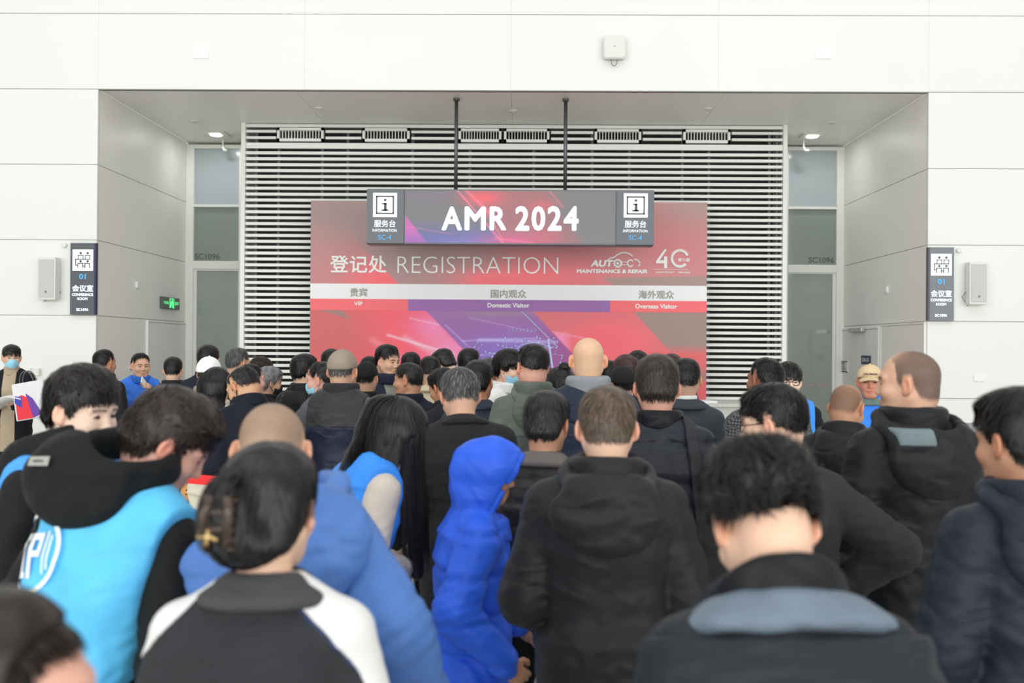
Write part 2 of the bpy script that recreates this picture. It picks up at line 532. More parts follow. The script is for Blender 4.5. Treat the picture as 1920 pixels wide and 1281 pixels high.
def speaker(x0, y0, x1, y1, side, label):
    Y = YF
    t = thing('wall_speaker', label, 'speaker', at((x0 + x1) / 2, y1, Y))
    a, b = at(x0, y1, Y - .16), at(x1, y0, Y - .16)
    bx = MB().box(a.x, b.x, Y - .16, Y - .03, a.z, b.z).build('housing', M_OFFWHITE, t, bevel=.012)
    MB().box(a.x + .02, b.x - .02, Y - .168, Y - .16, a.z + .03, b.z - .03).build('grille', M_LGREY, t, bevel=.004)
    MB().box(a.x + .06, b.x - .06, Y - .04, Y, a.z + .15, b.z - .15).build('bracket', M_LGREY, t)
    MB().tube([(a.x + .02, Y - .08, a.z + .2), (a.x - .03 * (1 if side > 0 else -8), Y - .02, a.z + .1), (a.x + .03, Y - .05, a.z - .02)], .004).build('cable', M_STEELDARK, t)
    MB().lathe([(.014, 0), (.014, .003)], ((a.x + b.x) / 2, Y - .172, a.z + .1), 'y', 12).build('badge', M_LETTERG, t)
speaker(69, 482, 104, 562, -1, 'white wall speaker left of the dark conference room sign')
speaker(1818, 491, 1853, 571, 1, 'white wall speaker right of the grey conference room sign')
for px, py, lb in ((122, 460, 'small round white detector beside the dark conference sign on left wall'), (1797, 470, 'small round white detector beside the grey conference sign on right wall')):
    p = at(px, py, YF)
    t = thing('wall_detector', lb, 'detector', p)
    MB().lathe([(.033, 0), (.033, -.02), (.026, -.032), (.0, -.033)], p, 'y', 20).build('disc', M_OFFWHITE, t, smooth=False)

def conference_sign(x0, y0, x1, y1, m, label, edge_left, ic):
    Y = YF - .05
    t = thing('room_sign', label, 'sign', at((x0 + x1) / 2, y1, YF))
    a, b = at(x0, y1, Y), at(x1, y0, Y)
    MB().box(a.x, b.x, Y, YF, a.z, b.z).build('board', m, t)
    xe = a.x if edge_left else b.x
    MB().box(xe - .012, xe + .012, Y - .004, YF - .001, a.z, b.z).build('edge', M_SIGNEDGE if not edge_left else M_SIGN, t)
    W, H = x1 - x0, y1 - y0
    def q(u, v): return (x0 + u * W, y0 + v * H)
    p0, p1 = q(.1, .09), q(.91, .385)
    pa, pb = at(p0[0], p1[1], Y - .004), at(p1[0], p0[1], Y - .004)
    pic = MB().box(pa.x, pb.x, Y - .004, Y, pa.z, pb.z).build('pictogram_field', M_LIT, t)
    # four seated figures round a table, drawn as bars
    mb = MB(); sx_, sz = pb.x - pa.x, pb.z - pa.z
    def bar(u0, v0, u1, v1): mb.box(pa.x + u0 * sx_, pa.x + u1 * sx_, Y - .006, Y - .004, pb.z - v1 * sz, pb.z - v0 * sz)
    for u in (.26, .6):
        bar(u, .26, u + .27, .3); bar(u, .26, u + .04, .45); bar(u + .23, .26, u + .27, .45)
        mb.lathe([(.028 * .5 * 1.2, 0), (.028 * .5 * 1.2, .002)], (pa.x + (u + .135) * sx_, Y - .006, pb.z - .17 * sz), 'y', 14)
        bar(u - .02, .64, u + .26, .685); bar(u - .02, .64, u + .025, .88); bar(u + .215, .64, u + .26, .88)
        mb.lathe([(.028 * .5 * 1.2, 0), (.028 * .5 * 1.2, .002)], (pa.x + (u + .135) * sx_, Y - .006, pb.z - .56 * sz), 'y', 14)
    bar(.13, .44, .87, .485); bar(.13, .44, .175, .76); bar(.13, .72, .26, .76); bar(.5, .76, .6, .8)
    mb.build('pictogram', ic, pic)
    def L(body, u0, v0, u1, v1, m, **k):
        w0, w1 = q(u0, v0), q(u1, v1)
        letter_px('lettering', body, w0[0], w0[1], w1[0], w1[1], Y - .003, m, t, **k)
    L('01', .36, .43, .63, .505, M_LITBLUE, bold=.025)
    L('会议室', .09, .585, .91, .68, M_LIT, bold=.02)
    L('CONFERENCE', .08, .702, .91, .74, M_LIT, bold=.03)
    L('ROOM', .29, .759, .69, .797, M_LIT, bold=.03)
    L('SC1096', .25, .912, .72, .95, M_LIT, bold=.03)
    return t
conference_sign(131, 456, 179, 590, M_SIGN, 'dark conference room sign on front wall at the left niche corner', False, M_SIGN)
conference_sign(1741, 464, 1789, 601, mat('grey_sign_metal', (122, 127, 134), rough=.45), 'grey conference room sign on front wall at the right niche corner', True, mat('grey_pictogram', (110, 114, 120)))

# exit sign on the left return, letters run away from the hall
e0, e1 = at_x(299, 582, XL), at_x(331, 558, XL)
t = thing('exit_sign', 'small green lit exit sign on the left niche wall', 'sign', (XL, (e0.y + e1.y) / 2, e0.z))
ez0, ez1 = at_x(315, 580, XL).z, at_x(315, 558, XL).z
MB().box(XL, XL + .05, e0.y, e1.y, ez0, ez1).build('housing', mat('exit_housing', (88, 100, 92), rough=.4), t, bevel=.004)
M_EXIT = mat('exit_green_glow', (96, 226, 140), emit=.9)
L_ = e1.y - e0.y; zc = (ez0 + ez1) / 2; h_ = ez1 - ez0
letter('lettering', '安全出口', (XL + .052, e0.y + .06 * L_, zc - .1 * h_), (0, 1, 0), (0, 0, 1), .28 * L_, .26 * h_, M_EXIT, t, bold=.01)
letter('lettering', 'EXIT', (XL + .052, e0.y + .7 * L_, zc - .1 * h_), (0, 1, 0), (0, 0, 1), .24 * L_, .26 * h_, M_EXIT, t, bold=.02)
mb = MB()
yc = e0.y + .52 * L_
for q in ((-.13, .13, .36, .42), (-.13, -.1, -.42, .4), (.1, .13, -.42, .4)):
    mb.box(XL + .05, XL + .054, yc + q[0] * L_, yc + q[1] * L_, zc + q[2] * h_, zc + q[3] * h_)
mb.lathe([(.02, 0), (.02, .003)], (XL + .051, yc + .01, zc + .24 * h_), 'x', 12)
for p in ([(0, .16), (-.02, -.05), (.05, -.18), (.03, -.38)], [(-.02, -.05), (-.07, -.2), (-.1, -.36)], [(0, .14), (-.07, .04), (-.05, -.08)], [(0, .14), (.07, .06), (.09, .0)]):
    mb.tube([(XL + .053, yc + u * L_ * 1.0, zc + v * h_) for u, v in p], .012, 6)
mb.build('running_figure', M_EXIT, t)

def side_plate(name, label, cat, px0, py0, px1, py1, X, d, m):
    a, b = at_x(px0, py1, X), at_x(px1, py0, X)
    ya, yb = sorted((a.y, b.y)); zz = sorted((at_x((px0 + px1) / 2, py1, X).z, at_x((px0 + px1) / 2, py0, X).z))
    t = thing(name, label, cat, (X, (ya + yb) / 2, zz[0]))
    MB().box(min(X, X + d), max(X, X + d), ya, yb, *zz).build('plate', m, t)
    return t, ya, yb, zz
side_plate('wall_switch', 'small white switch on the left niche wall', 'switch', 254, 529, 260, 540, XL, .03, M_WHITE)
side_plate('wall_switch', 'small white switch on the right niche wall', 'switch', 1660, 538, 1666, 549, XR, -.03, M_WHITE)
t, ya, yb, zz = side_plate('notice_sign', 'black and white paper notices on left niche wall beside the man lifting a phone', 'notice', 242, 677, 248, 695, XL, .004, M_PAPER)
mb = MB()
for k in range(5): mb.box(XL + .004, XL + .006, ya + .02, yb - .02, zz[0] + (zz[1] - zz[0]) * (.06 + .2 * k), zz[0] + (zz[1] - zz[0]) * (.15 + .2 * k))
mb.build('printing', M_BLACK, t)
t, ya, yb, zz = side_plate('notice_sign', 'white notice with black bars on right door, left of the small navy sign', 'notice', 1577, 677, 1593, 698, XR, -.03, M_PAPER)
mb = MB()
for f0, f1 in ((.0, .1), (.92, 1)): mb.box(XR - .034, XR - .03, ya, yb, zz[0] + (zz[1] - zz[0]) * f0, zz[0] + (zz[1] - zz[0]) * f1)
for f in (.2, .3, .42, .52, .66, .76, .84): mb.box(XR - .034, XR - .03, ya + .1 + .05 * (f > .5), yb - .1, zz[0] + (zz[1] - zz[0]) * f, zz[0] + (zz[1] - zz[0]) * (f + .035))
mb.build('printing', M_BLACK, t)
t, ya, yb, zz = side_plate('room_number_sign', 'small navy square sign with white number above the tan cap', 'sign', 1619, 667, 1636, 683, XR, -.035, mat('navy_plate', (66, 72, 96)))
letter('lettering', 'GN-01', (XR - .038, yb - .05, zz[0] + .25 * (zz[1] - zz[0])), (0, -1, 0), (0, 0, 1), (yb - ya) - .1, .5 * (zz[1] - zz[0]), M_LETTERW, t, bold=.02)

# service doors flush in the returns
def side_door(n, p0, p1, ptop, X, s, closer=None):
    a, b = at_x(p0, 640, X), at_x(p1, 640, X)
    ya, yb = sorted((a.y, b.y)); zt = at_x((p0 + p1) / 2, ptop, X).z
    r = thing('door_%d' % n, None, None, (X, (ya + yb) / 2, 0)); r['kind'] = 'structure'
    i = -s
    x = lambda d: X + i * d
    def B(mb, d0, d1, *q): mb.box(min(x(d0), x(d1)), max(x(d0), x(d1)), *q)
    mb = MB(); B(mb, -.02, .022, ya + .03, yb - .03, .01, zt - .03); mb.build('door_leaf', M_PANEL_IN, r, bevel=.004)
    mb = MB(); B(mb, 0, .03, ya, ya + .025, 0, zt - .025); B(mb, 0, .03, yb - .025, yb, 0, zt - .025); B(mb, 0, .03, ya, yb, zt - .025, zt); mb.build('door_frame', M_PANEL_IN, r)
    mb = MB(); B(mb, .022, .06, ya + .1, ya + .2, 1.0, 1.03); B(mb, .022, .03, ya + .08, ya + .12, .9, 1.12); mb.build('door_handle', M_STEEL, r)
    if closer:
        c0, c1 = at_x(closer[0], closer[2], X), at_x(closer[1], closer[2], X)
        y0_, y1_ = sorted((c0.y, c1.y)); zc = at_x((closer[0] + closer[1]) / 2, closer[2], X).z
        mb = MB(); B(mb, .03, .09, y0_, y1_, zc - .03, zc + .03); mb.build('door_closer', M_STEEL, r, bevel=.006)
    return r
side_door(1, 274, 352, 603, XL, -1)
side_door(2, 1577, 1650, 615, XR, 1, (1601, 1626, 619))
side_door(3, 1654, 1737, 606, XR, 1)

# downlights, sprinklers and hook sensors under the soffit
for px, py, lb in ((405, 251, 'square recessed downlight in soffit above the left glass door'), (1523, 254, 'square recessed downlight in soffit above the right glass door')):
    p = at_z(px, py, ZH)
    t = thing('ceiling_downlight', lb, 'light', p)
    mb = MB()
    for q in ((-.17, .17, -.17, -.09), (-.17, .17, .09, .17), (-.17, -.09, -.09, .09), (.09, .17, -.09, .09)): mb.box(p.x + q[0], p.x + q[1], p.y + q[2], p.y + q[3], ZH - .012, ZH - .001)
    mb.build('frame', M_OFFWHITE, t)
    MB().lathe([(.085, -.03), (.085, -.002), (.05, -.002)], (p.x, p.y, ZH), 'z', 20).build('lamp', mat('lamp_glow', (255, 250, 240), emit=3.0), t, smooth=False)
    area_light('downlight', (p.x, p.y, ZH - .04), (0, 0, 0), .12, .12, 5, (1, .98, .94))
for px, py, lb in ((366, 226, 'small round sensor in soffit near the left niche wall'), (599, 202, 'small round sensor in soffit left of the hanging rods'),
                   (963, 207, 'small round sensor in soffit between the two hanging rods'), (1327, 203, 'small round sensor in soffit right of the hanging rods'), (1560, 229, 'small round sensor in soffit near the right niche wall')):
    p = at_z(px, py, ZH)
    t = thing('ceiling_sensor', lb, 'sensor', p)
    MB().lathe([(.06, -.02), (.06, -.001), (.03, -.001)], p, 'z', 18).build('disc', M_OFFWHITE, t)
    MB().lathe([(.02, -.035), (.025, -.02)], p, 'z', 12).build('lens', M_LGREY, t)
for px, lb in ((418, 'thin white hook rod hanging from soffit before the left pale pane'), (1507, 'thin white hook rod hanging from soffit before the right pale pane')):
    p = at_z(px, 262, ZH)
    t = thing('hanging_sensor', lb, 'sensor', p)
    MB().tube([(p.x, p.y, ZH), (p.x, p.y, ZH - .13)], .012).build('rod', M_WHITE, t)
    MB().tube([(p.x, p.y, ZH - .12), (p.x + .03, p.y - .02, ZH - .17), (p.x + .07, p.y - .04, ZH - .17)], .02).build('bracket', M_OFFWHITE, t)
# ------------------------------------------------------------------ printed art: colours per grid point of the print
def smooth(a, b, x):
    t = np.clip((x - a) / (b - a), 0, 1)
    return t * t * (3 - 2 * t)
def side(X, Y, p, q):
    """signed distance in pixels, positive right of the line p->q seen with y down"""
    dx, dy = q[0] - p[0], q[1] - p[1]
    return ((X - p[0]) * -dy + (Y - p[1]) * dx) / math.hypot(dx, dy) * -1
def mixc(C, c, w):
    return C * (1 - w[..., None]) + np.asarray(c, float) * w[..., None]
def glow(X, Y, cx, cy, rx, ry):
    return np.exp(-(((X - cx) / rx) ** 2 + ((Y - cy) / ry) ** 2))
def seg(X, Y, p, q, w):
    d = np.array(q, float) - p; L2 = d @ d
    t = np.clip(((X - p[0]) * d[0] + (Y - p[1]) * d[1]) / L2, 0, 1)
    D = np.hypot(X - p[0] - t * d[0], Y - p[1] - t * d[1])
    return np.exp(-(D / w) ** 2)

def art_poster(X, Y):
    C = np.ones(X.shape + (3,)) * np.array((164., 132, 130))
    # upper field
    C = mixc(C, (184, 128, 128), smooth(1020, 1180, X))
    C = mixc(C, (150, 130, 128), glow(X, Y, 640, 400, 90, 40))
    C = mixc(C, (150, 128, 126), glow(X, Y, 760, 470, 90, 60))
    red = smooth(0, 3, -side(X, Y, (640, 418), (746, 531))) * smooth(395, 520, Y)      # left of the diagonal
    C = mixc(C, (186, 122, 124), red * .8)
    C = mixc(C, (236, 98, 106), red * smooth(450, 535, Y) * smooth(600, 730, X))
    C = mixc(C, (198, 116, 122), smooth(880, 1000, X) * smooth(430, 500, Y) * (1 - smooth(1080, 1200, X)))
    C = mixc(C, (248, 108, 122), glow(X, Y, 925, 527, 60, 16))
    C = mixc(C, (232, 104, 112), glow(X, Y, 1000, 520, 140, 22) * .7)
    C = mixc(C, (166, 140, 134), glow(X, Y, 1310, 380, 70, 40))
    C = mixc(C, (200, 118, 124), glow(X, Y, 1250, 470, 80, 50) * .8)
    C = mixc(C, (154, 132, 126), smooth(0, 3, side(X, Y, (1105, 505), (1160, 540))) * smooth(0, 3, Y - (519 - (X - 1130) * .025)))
    # lower field
    low = Y > 583
    Lc = np.ones_like(C) * np.array((192., 96, 96))
    Lc = mixc(Lc, (236, 88, 104), smooth(-60, 90, (X - 690) + (Y - 640) * -.3) * .9)
    Lc = mixc(Lc, (222, 78, 84), glow(X, Y, 640, 740, 90, 60))
    gry = smooth(0, 2, side(X, Y, (592, 583), (664, 604))) * smooth(0, 2, -side(X, Y, (641, 583), (664, 604)))
    Lc = mixc(Lc, (150, 116, 112), gry * (Y < 606) * (X < 668))
    Lc = mixc(Lc, (228, 80, 140), smooth(640, 740, Y) * smooth(700, 760, X) * .9)
    Lc = mixc(Lc, (236, 120, 168), glow(X, Y, 815, 612, 45, 30))
    Lc = mixc(Lc, (226, 130, 180), glow(X, Y, 850, 655, 36, 26) * .9)
    Lc = mixc(Lc, (216, 168, 206), glow(X, Y, 858, 690, 36, 22) * .9)
    lines = .5 + .5 * np.sin((Y + X * .16) * 1.9)
    Lc = mixc(Lc, (250, 190, 220), lines * glow(X, Y, 820, 645, 38, 35) * .35)
    for p, q, w, s in (((728, 630), (850, 665), 2.2, .7), ((760, 634), (845, 680), 5, .35), ((770, 598), (828, 611), 1.0, .6), ((700, 640), (800, 700), 6, .25)):
        Lc = mixc(Lc, (250, 214, 232), seg(X, Y, p, q, w) * s)
    pur = smooth(0, 2, side(X, Y, (797, 583), (868, 655)))
    P = np.ones_like(C) * np.array((146., 98, 160))
    P = mixc(P, (150, 122, 150), glow(X, Y, 930, 583, 90, 14))
    P = mixc(P, (122, 92, 168), smooth(620, 690, Y) * .9)
    P = mixc(P, (128, 110, 196), glow(X, Y, 945, 655, 60, 30) * .7)
    P = mixc(P, (150, 80, 140), smooth(1000, 1060, X))
    for p, q, w, s in (((868, 640), (1010, 634), 1.4, .5), ((900, 638), (1045, 641), 3.0, .6), ((880, 596), (1000, 622), 1, .4), ((836, 610), (885, 655), .9, .6), ((890, 668), (1040, 650), 1.1, .5)):
        P = mixc(P, (196, 196, 244), seg(X, Y, p, q, w) * s)
    Lc = mixc(Lc, (0, 0, 0), pur * 0)
    Lc = Lc * (1 - pur[..., None]) + P * pur[..., None]
    rt = smooth(0, 2, side(X, Y, (998, 583), (1073, 662)))
    Rc = np.ones_like(C) * np.array((206., 106, 112))
    Rc = mixc(Rc, (244, 94, 110), glow(X, Y, 1140, 640, 70, 34))
    Rc = mixc(Rc, (240, 140, 186), smooth(0, 26, 1078 - X) * smooth(618, 632, Y) * .9 + 0)
    Rc = mixc(Rc, (196, 86, 92), smooth(655, 740, Y))
    g2 = smooth(0, 2, side(X, Y, (1192, 588), (1262, 664)))
    Rc = mixc(Rc, (146, 126, 120), g2 * (1 - smooth(640, 668, Y)))
    Rc = mixc(Rc, (206, 92, 94), glow(X, Y, 1270, 668, 80, 12))
    Rc = mixc(Rc, (150, 108, 106), glow(X, Y, 1318, 705, 30, 14))
    Rc = mixc(Rc, (240, 70, 84), seg(X, Y, (1290, 734), (1326, 714), 2) * .9 + seg(X, Y, (1290, 716), (1326, 735), 1.2) * .5)
    Rc = mixc(Rc, (232, 60, 84), smooth(752, 757, Y))
    Rc = mixc(Rc, (250, 160, 190), seg(X, Y, (1036, 622), (1100, 634), 1) * .8)
    Lc = Lc * (1 - rt[..., None]) + Rc * rt[..., None]
    C = np.where(low[..., None], Lc, C)
    return C

def art_screen(X, Y):
    C = np.ones(X.shape + (3,)) * np.array((112., 113, 114))
    C = mixc(C, (122, 108, 128), glow(X, Y, 810, 365, 60, 16) * .6)
    C = mixc(C, (96, 98, 168), smooth(405, 455, Y) * (1 - smooth(930, 960, X)) * .95)
    C = mixc(C, (120, 120, 190), glow(X, Y, 880, 462, 60, 14))
    tri = smooth(0, 1.5, -side(X, Y, (759, 402), (801, 456)))
    C = mixc(C, (196, 96, 176), tri * .95)
    C = mixc(C, (140, 92, 180), tri * smooth(430, 456, Y) * .7)
    s = smooth(0, 1.5, side(X, Y, (870, 356), (948, 458)))
    C = mixc(C, (168, 104, 108), s * (1 - smooth(1000, 1062, X)))
    C = mixc(C, (150, 100, 106), s * smooth(0, 3, -side(X, Y, (1018, 356), (1098, 458))) * .6)
    C = mixc(C, (230, 90, 100), glow(X, Y, 905, 372, 40, 14) + .5 * glow(X, Y, 1020, 385, 30, 12))
    C = mixc(C, (206, 88, 140), glow(X, Y, 965, 452, 60, 14))
    C = mixc(C, (200, 90, 106), glow(X, Y, 1030, 445, 36, 20) * .6)
    for p, q, w, a in (((856, 356), (944, 456), 1.6, .9), ((872, 356), (930, 410), 3, .6), ((1028, 356), (1056, 388), .9, .7), ((905, 385), (944, 452), 1, .7), ((760, 425), (850, 440), 1, .4), ((930, 447), (1000, 456), 2, .5)):
        C = mixc(C, (250, 120, 150), seg(X, Y, p, q, w) * a)
    return C

def art_sheet(name, fn, x0, y0, x1, y1, Y, m, parent, step, gain=1.0):
    """upright printed face at y = Y whose colours are stored per point"""
    nx, ny = int((x1 - x0) / step) + 1, int((y1 - y0) / step) + 1
    gx, gy = np.meshgrid(np.linspace(x0, x1, nx), np.linspace(y0, y1, ny))
    a, b = at(x0, (y0 + y1) / 2, Y), at(x1, (y0 + y1) / 2, Y)
    zt, zb = at((x0 + x1) / 2, y0, Y).z, at((x0 + x1) / 2, y1, Y).z
    V = np.stack([np.interp(gx, [x0, x1], [a.x, b.x]), np.full_like(gx, Y), np.interp(gy, [y0, y1], [zt, zb])], -1).reshape(-1, 3)
    i = np.arange(nx * ny).reshape(ny, nx)
    F = np.stack([i[1:, :-1], i[1:, 1:], i[:-1, 1:], i[:-1, :-1]], -1).reshape(-1, 4)
    col = np.clip(lin(fn(gx, gy)).reshape(-1, 3) * gain, 0, .95)
    return link(name, raw_mesh(name, V, F, col=col), m, parent)

# ------------------------------------------------------------------ registration poster wall
YP = 14.05
pst = thing('registration_board', 'big red and purple registration poster board behind the crowd', 'poster', (at(954, 500, YP).x, YP, 0))
px0, px1, py0, py1 = 582, 1325, 378, 800
a, b = at(px0, 500, YP), at(px1, 500, YP)
zt = at(954, 378, YP).z
MB().box(a.x, b.x, YP, YP + .12, 0, zt).build('board', mat('board_back', (150, 150, 150)), pst)
M_PRINT = mat('printed_vinyl', attr=True, rough=.55)
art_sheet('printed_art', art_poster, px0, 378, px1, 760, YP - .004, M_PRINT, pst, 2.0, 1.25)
zlow = at(954, 760, YP).z
MB().box(a.x, b.x, YP - .004, YP - .001, 0, zlow).build('plinth', mat('board_plinth_red', (150, 52, 62)), pst)
def strip(name, x0, y0, x1, y1, m, d):
    p, q = at(x0, (y0 + y1) / 2, YP), at(x1, (y0 + y1) / 2, YP)
    z0, z1 = at(954, y1, YP).z, at(954, y0, YP).z
    return MB().box(p.x, q.x, YP - d, YP - .001, z0, z1).build(name, m, pst)
strip('white_band', px0, 534, px1, 562.5, mat('white_vinyl', linear=(.86, .88, .88), rough=.5), .008)
strip('label_band', px0, 562.5, 765, 584, mat('coral_vinyl', (243, 106, 112), gain=1.2), .008)
strip('label_band', 765, 562.5, 1144, 584, mat('violet_vinyl', (146, 102, 164), gain=1.2), .008)
strip('label_band', 1144, 562.5, px1, 584, mat('coral_vinyl'), .008)
YT = YP - .012
mw = mat('board_white_lettering', linear=(.86, .88, .85), rough=.5)
mg = mat('board_grey_lettering', (150, 152, 150), gain=1.1)
letter_px('lettering', '登记处', 619, 479, 725, 512, YT, mw, pst, bold=.018, space=1.05)
letter_px('lettering', 'REGISTRATION', 745, 481.5, 1047, 513, YT, mw, pst, bold=-.014)
letter_px('lettering', '贵宾', 656, 540, 689, 556.5, YT, mg, pst, bold=.02)
letter_px('lettering', '国内观众', 920, 543, 987, 559, YT, mg, pst, bold=.02)
letter_px('lettering', '海外观众', 1197, 544.5, 1264, 560.5, YT, mg, pst, bold=.02)
letter_px('lettering', 'VIP', 664, 565.5, 680, 573, YT, mw, pst, bold=.03)
letter_px('lettering', 'Domestic Visitor', 914, 568.3, 992.5, 577, YT, mw, pst, bold=.03)
letter_px('lettering', 'Overseas Visitor', 1191, 570, 1269.5, 579, YT, mw, pst, bold=.03)
letter_px('lettering', 'MAINTENANCE & REPAIR', 1081, 505, 1214, 512.5, YT, mw, pst, bold=.045, shear=.12)
letter_px('lettering', 'AUT', 1107, 487.5, 1148, 500.5, YT, mw, pst, bold=.055, shear=.2)
letter_px('lettering', '第72届', 1271, 484, 1293, 491, YT - .01, mw, pst, bold=.02)
letter_px('lettering', 'ANNIVERSARY · 1984-2024', 1229, 509, 1294, 512.5, YT, mw, pst, bold=.02)
letter_px('lettering', 'AMR', 916, 666.5, 964, 679, YT, mat('pale_violet_lettering', (188, 178, 220)), pst, bold=.02, space=1.2)
# car, gear and spanner emblem
def P2(x, y, d=0.0):
    q = at(x, y, YT - d); return (q.x, YT - d, q.z)
mb = MB()
mb.tube([P2(*p) for p in [(1140, 487), (1145, 484.5), (1152, 482.5), (1157, 478), (1165, 474.5), (1173, 474), (1180, 476.5), (1186, 481)]], .011, 6)
mb.tube([P2(*p) for p in [(1189, 486), (1195, 488), (1199.5, 493), (1199, 497.5), (1196, 499)]], .012, 6)
for k in range(10):
    q = 2 * math.pi * k / 10; c = P2(1158 + 7 * math.cos(q), 494 + 7 * math.sin(q)); mb.box(c[0] - .012, c[0] + .012, YT - .003, YT, c[2] - .012, c[2] + .012)
mb.tube([P2(1158 + 6 * math.cos(q), 494 + 6 * math.sin(q)) for q in np.linspace(0, 2 * math.pi, 25)[:-1]], .011, 6, closed=True)
star = []
for k in range(10):
    q = -math.pi / 2 + math.pi * k / 5; r = 4.2 if k % 2 == 0 else 1.9; star.append((1158 + r * math.cos(q), 494 + r * math.sin(q)))
mb.prism(star, lambda u, v, d: P2(u, v, d), 0, .004)
mb.tube([P2(1165, 491.5), P2(1177, 491.5)], .006, 6); mb.tube([P2(1165, 496.5), P2(1177, 496.5)], .006, 6)
mb.tube([P2(1182 + 5.6 * math.cos(q), 494 + 6 * math.sin(q)) for q in np.linspace(.6, 5.7, 20)], .012, 6)
mb.build('emblem', mw, pst)
# large 40 of the anniversary mark
mb = MB()
mb.prism([(1246, 467.5), (1250.5, 467.5), (1237, 488), (1245, 488), (1245, 481), (1251, 481), (1251, 503), (1245, 503), (1245, 494), (1230, 494), (1230, 489.5)], lambda u, v, d: P2(u, v, d), 0, .006)
ring = [(1274.5 + 15 * math.cos(q), 485 + 15.2 * math.sin(q)) for q in np.linspace(.75, 2 * math.pi - .35, 34)]
mb.tube([P2(*p) for p in ring], .022, 6)
mb.box(P2(1229, 0)[0], P2(1294, 0)[0], YT - .002, YT, P2(1262, 505.8)[2], P2(1262, 505.2)[2])
mb.build('anniversary_emblem', mw, pst)
# web of points and lines and the diagonal light streaks
mb = MB(); rr = np.random.default_rng(3)
pts = [(rr.uniform(880, 1060), rr.uniform(628, 690)) for _ in range(70)]
for x, y in pts:
    c = P2(x, y); r = rr.uniform(.004, .012); mb.box(c[0] - r, c[0] + r, YT - .002, YT, c[2] - r, c[2] + r)
for i, p in enumerate(pts):
    for q in sorted(pts, key=lambda z: (z[0] - p[0]) ** 2 + (z[1] - p[1]) ** 2)[1:3]:
        mb.tube([P2(*p), P2(*q)], .0025, 4)
mb.tube([P2(978, 584), P2(1046, 651)], .008, 4); mb.tube([P2(1028, 636), P2(1036, 690)], .02, 4)
mb.tube([P2(1000 + 30 * math.cos(q), 655 + 12 * math.sin(q)) for q in np.linspace(-3.1, 0, 12)], .008, 4)
for k in range(8): mb.tube([P2(953 + k * 7, 616), P2(956 + k * 7, 619.5), P2(953 + k * 7, 623)], .005, 4)
mb.build('star_pattern', mat('pale_blue_print', (196, 206, 246)), pst)

# ------------------------------------------------------------------ hanging information sign with its screen
YS = 12.78
hs = thing('hanging_sign', 'hanging charcoal information sign with a lit AMR 2024 screen', 'sign', (at(957, 400, YS).x, YS, at(957, 459, YS).z))
xa, xb = at(687, 405, YS).x, at(1227, 405, YS).x
z0, z1 = at(957, 459, YS).z, at(957, 355, YS).z
MB().box(xa, xb, YS + .02, YS + .26, z0, z1).build('housing', M_SIGN, hs, bevel=.01)
x1, x2 = at(758, 405, YS).x, at(1155, 405, YS).x
for p, q in ((xa, x1), (x2, xb)):
    MB().box(p + .004, q - .004, YS, YS + .03, z0 + .01, z1 - .01).build('side_panel', mat('side_panel_grey', (108, 112, 116), rough=.45), hs)
MB().box(x1, x2, YS + .006, YS + .03, z0 + .004, z1 - .004).build('screen_frame', M_STEELDARK, hs)
M_SCREEN = mat('screen_glow', (0, 0, 0), attr=True, rough=.3, emit=.26)
art_sheet('screen', art_screen, 759.5, 358, 1153.5, 456, YS + .004, M_SCREEN, hs, 1.5, .8)
M_SCRTXT = mat('screen_white_glow', (226, 236, 252), emit=.8)
for ch, xa_, xb_ in (('A', 828, 866.5), ('M', 871, 911), ('R', 918, 949.5)): letter_px('lettering', ch, xa_, 387.5, xb_, 432, YS - .001, M_SCRTXT, hs, bold=.03)
for ch, xa_, xb_ in (('2', 966, 992.5), ('0', 996.5, 1022.5), ('2', 1026.5, 1053), ('4', 1056.5, 1085)): letter_px('lettering', ch, xa_, 386.5, xb_, 433, YS - .001, M_SCRTXT, hs, bold=.03)
for k, ox in enumerate((0, 470)):
    def pxz(x, y): return at(x + ox, y, YS)
    oy = 0 if k == 0 else 1
    a, b = pxz(699.5, 407 + oy), pxz(744.5, 362 + oy)
    f = MB().box(a.x, b.x, YS - .006, YS, a.z, b.z).build('pictogram_field', M_LIT, hs)
    mb = MB(); w, h = b.x - a.x, b.z - a.z
    def bar(u0, v0, u1, v1): mb.box(a.x + u0 * w, a.x + u1 * w, YS - .009, YS - .006, b.z - v1 * h, b.z - v0 * h)
    bar(.12, .12, .88, .18); bar(.12, .82, .88, .88); bar(.12, .12, .18, .88); bar(.82, .12, .88, .88)
    bar(.45, .25, .56, .34); bar(.38, .42, .57, .48); bar(.46, .42, .57, .74); bar(.36, .68, .64, .75)
    mb.build('pictogram', M_SIGN, f)
    letter_px('lettering', '服务台', 701.5 + ox, 412.5 + oy, 741.5 + ox, 426 + oy, YS - .004, M_LIT, hs, bold=.006)
    letter_px('lettering', 'INFORMATION', 698.5 + ox, 429.5 + oy, 744 + ox, 434.8 + oy, YS - .004, M_LIT, hs, bold=.0)
    letter_px('lettering', 'SC-4', 709 + ox, 440.5 + oy, 733.5 + ox, 449.5 + oy, YS - .004, M_LITBLUE, hs, bold=.0)
for px in (855, 1060):
    p = at(px, 300, YS + .13)
    MB().tube([(p.x, YS + .13, z1), (p.x, YS + .13, ZH - .001)], .024, 14).build('hanging_rod', M_STEELDARK, hs, smooth=True)
    MB().lathe([(.042, -.03), (.042, -.001)], (p.x, YS + .13, ZH), 'z', 16).build('rod_flange', M_STEELDARK, hs)
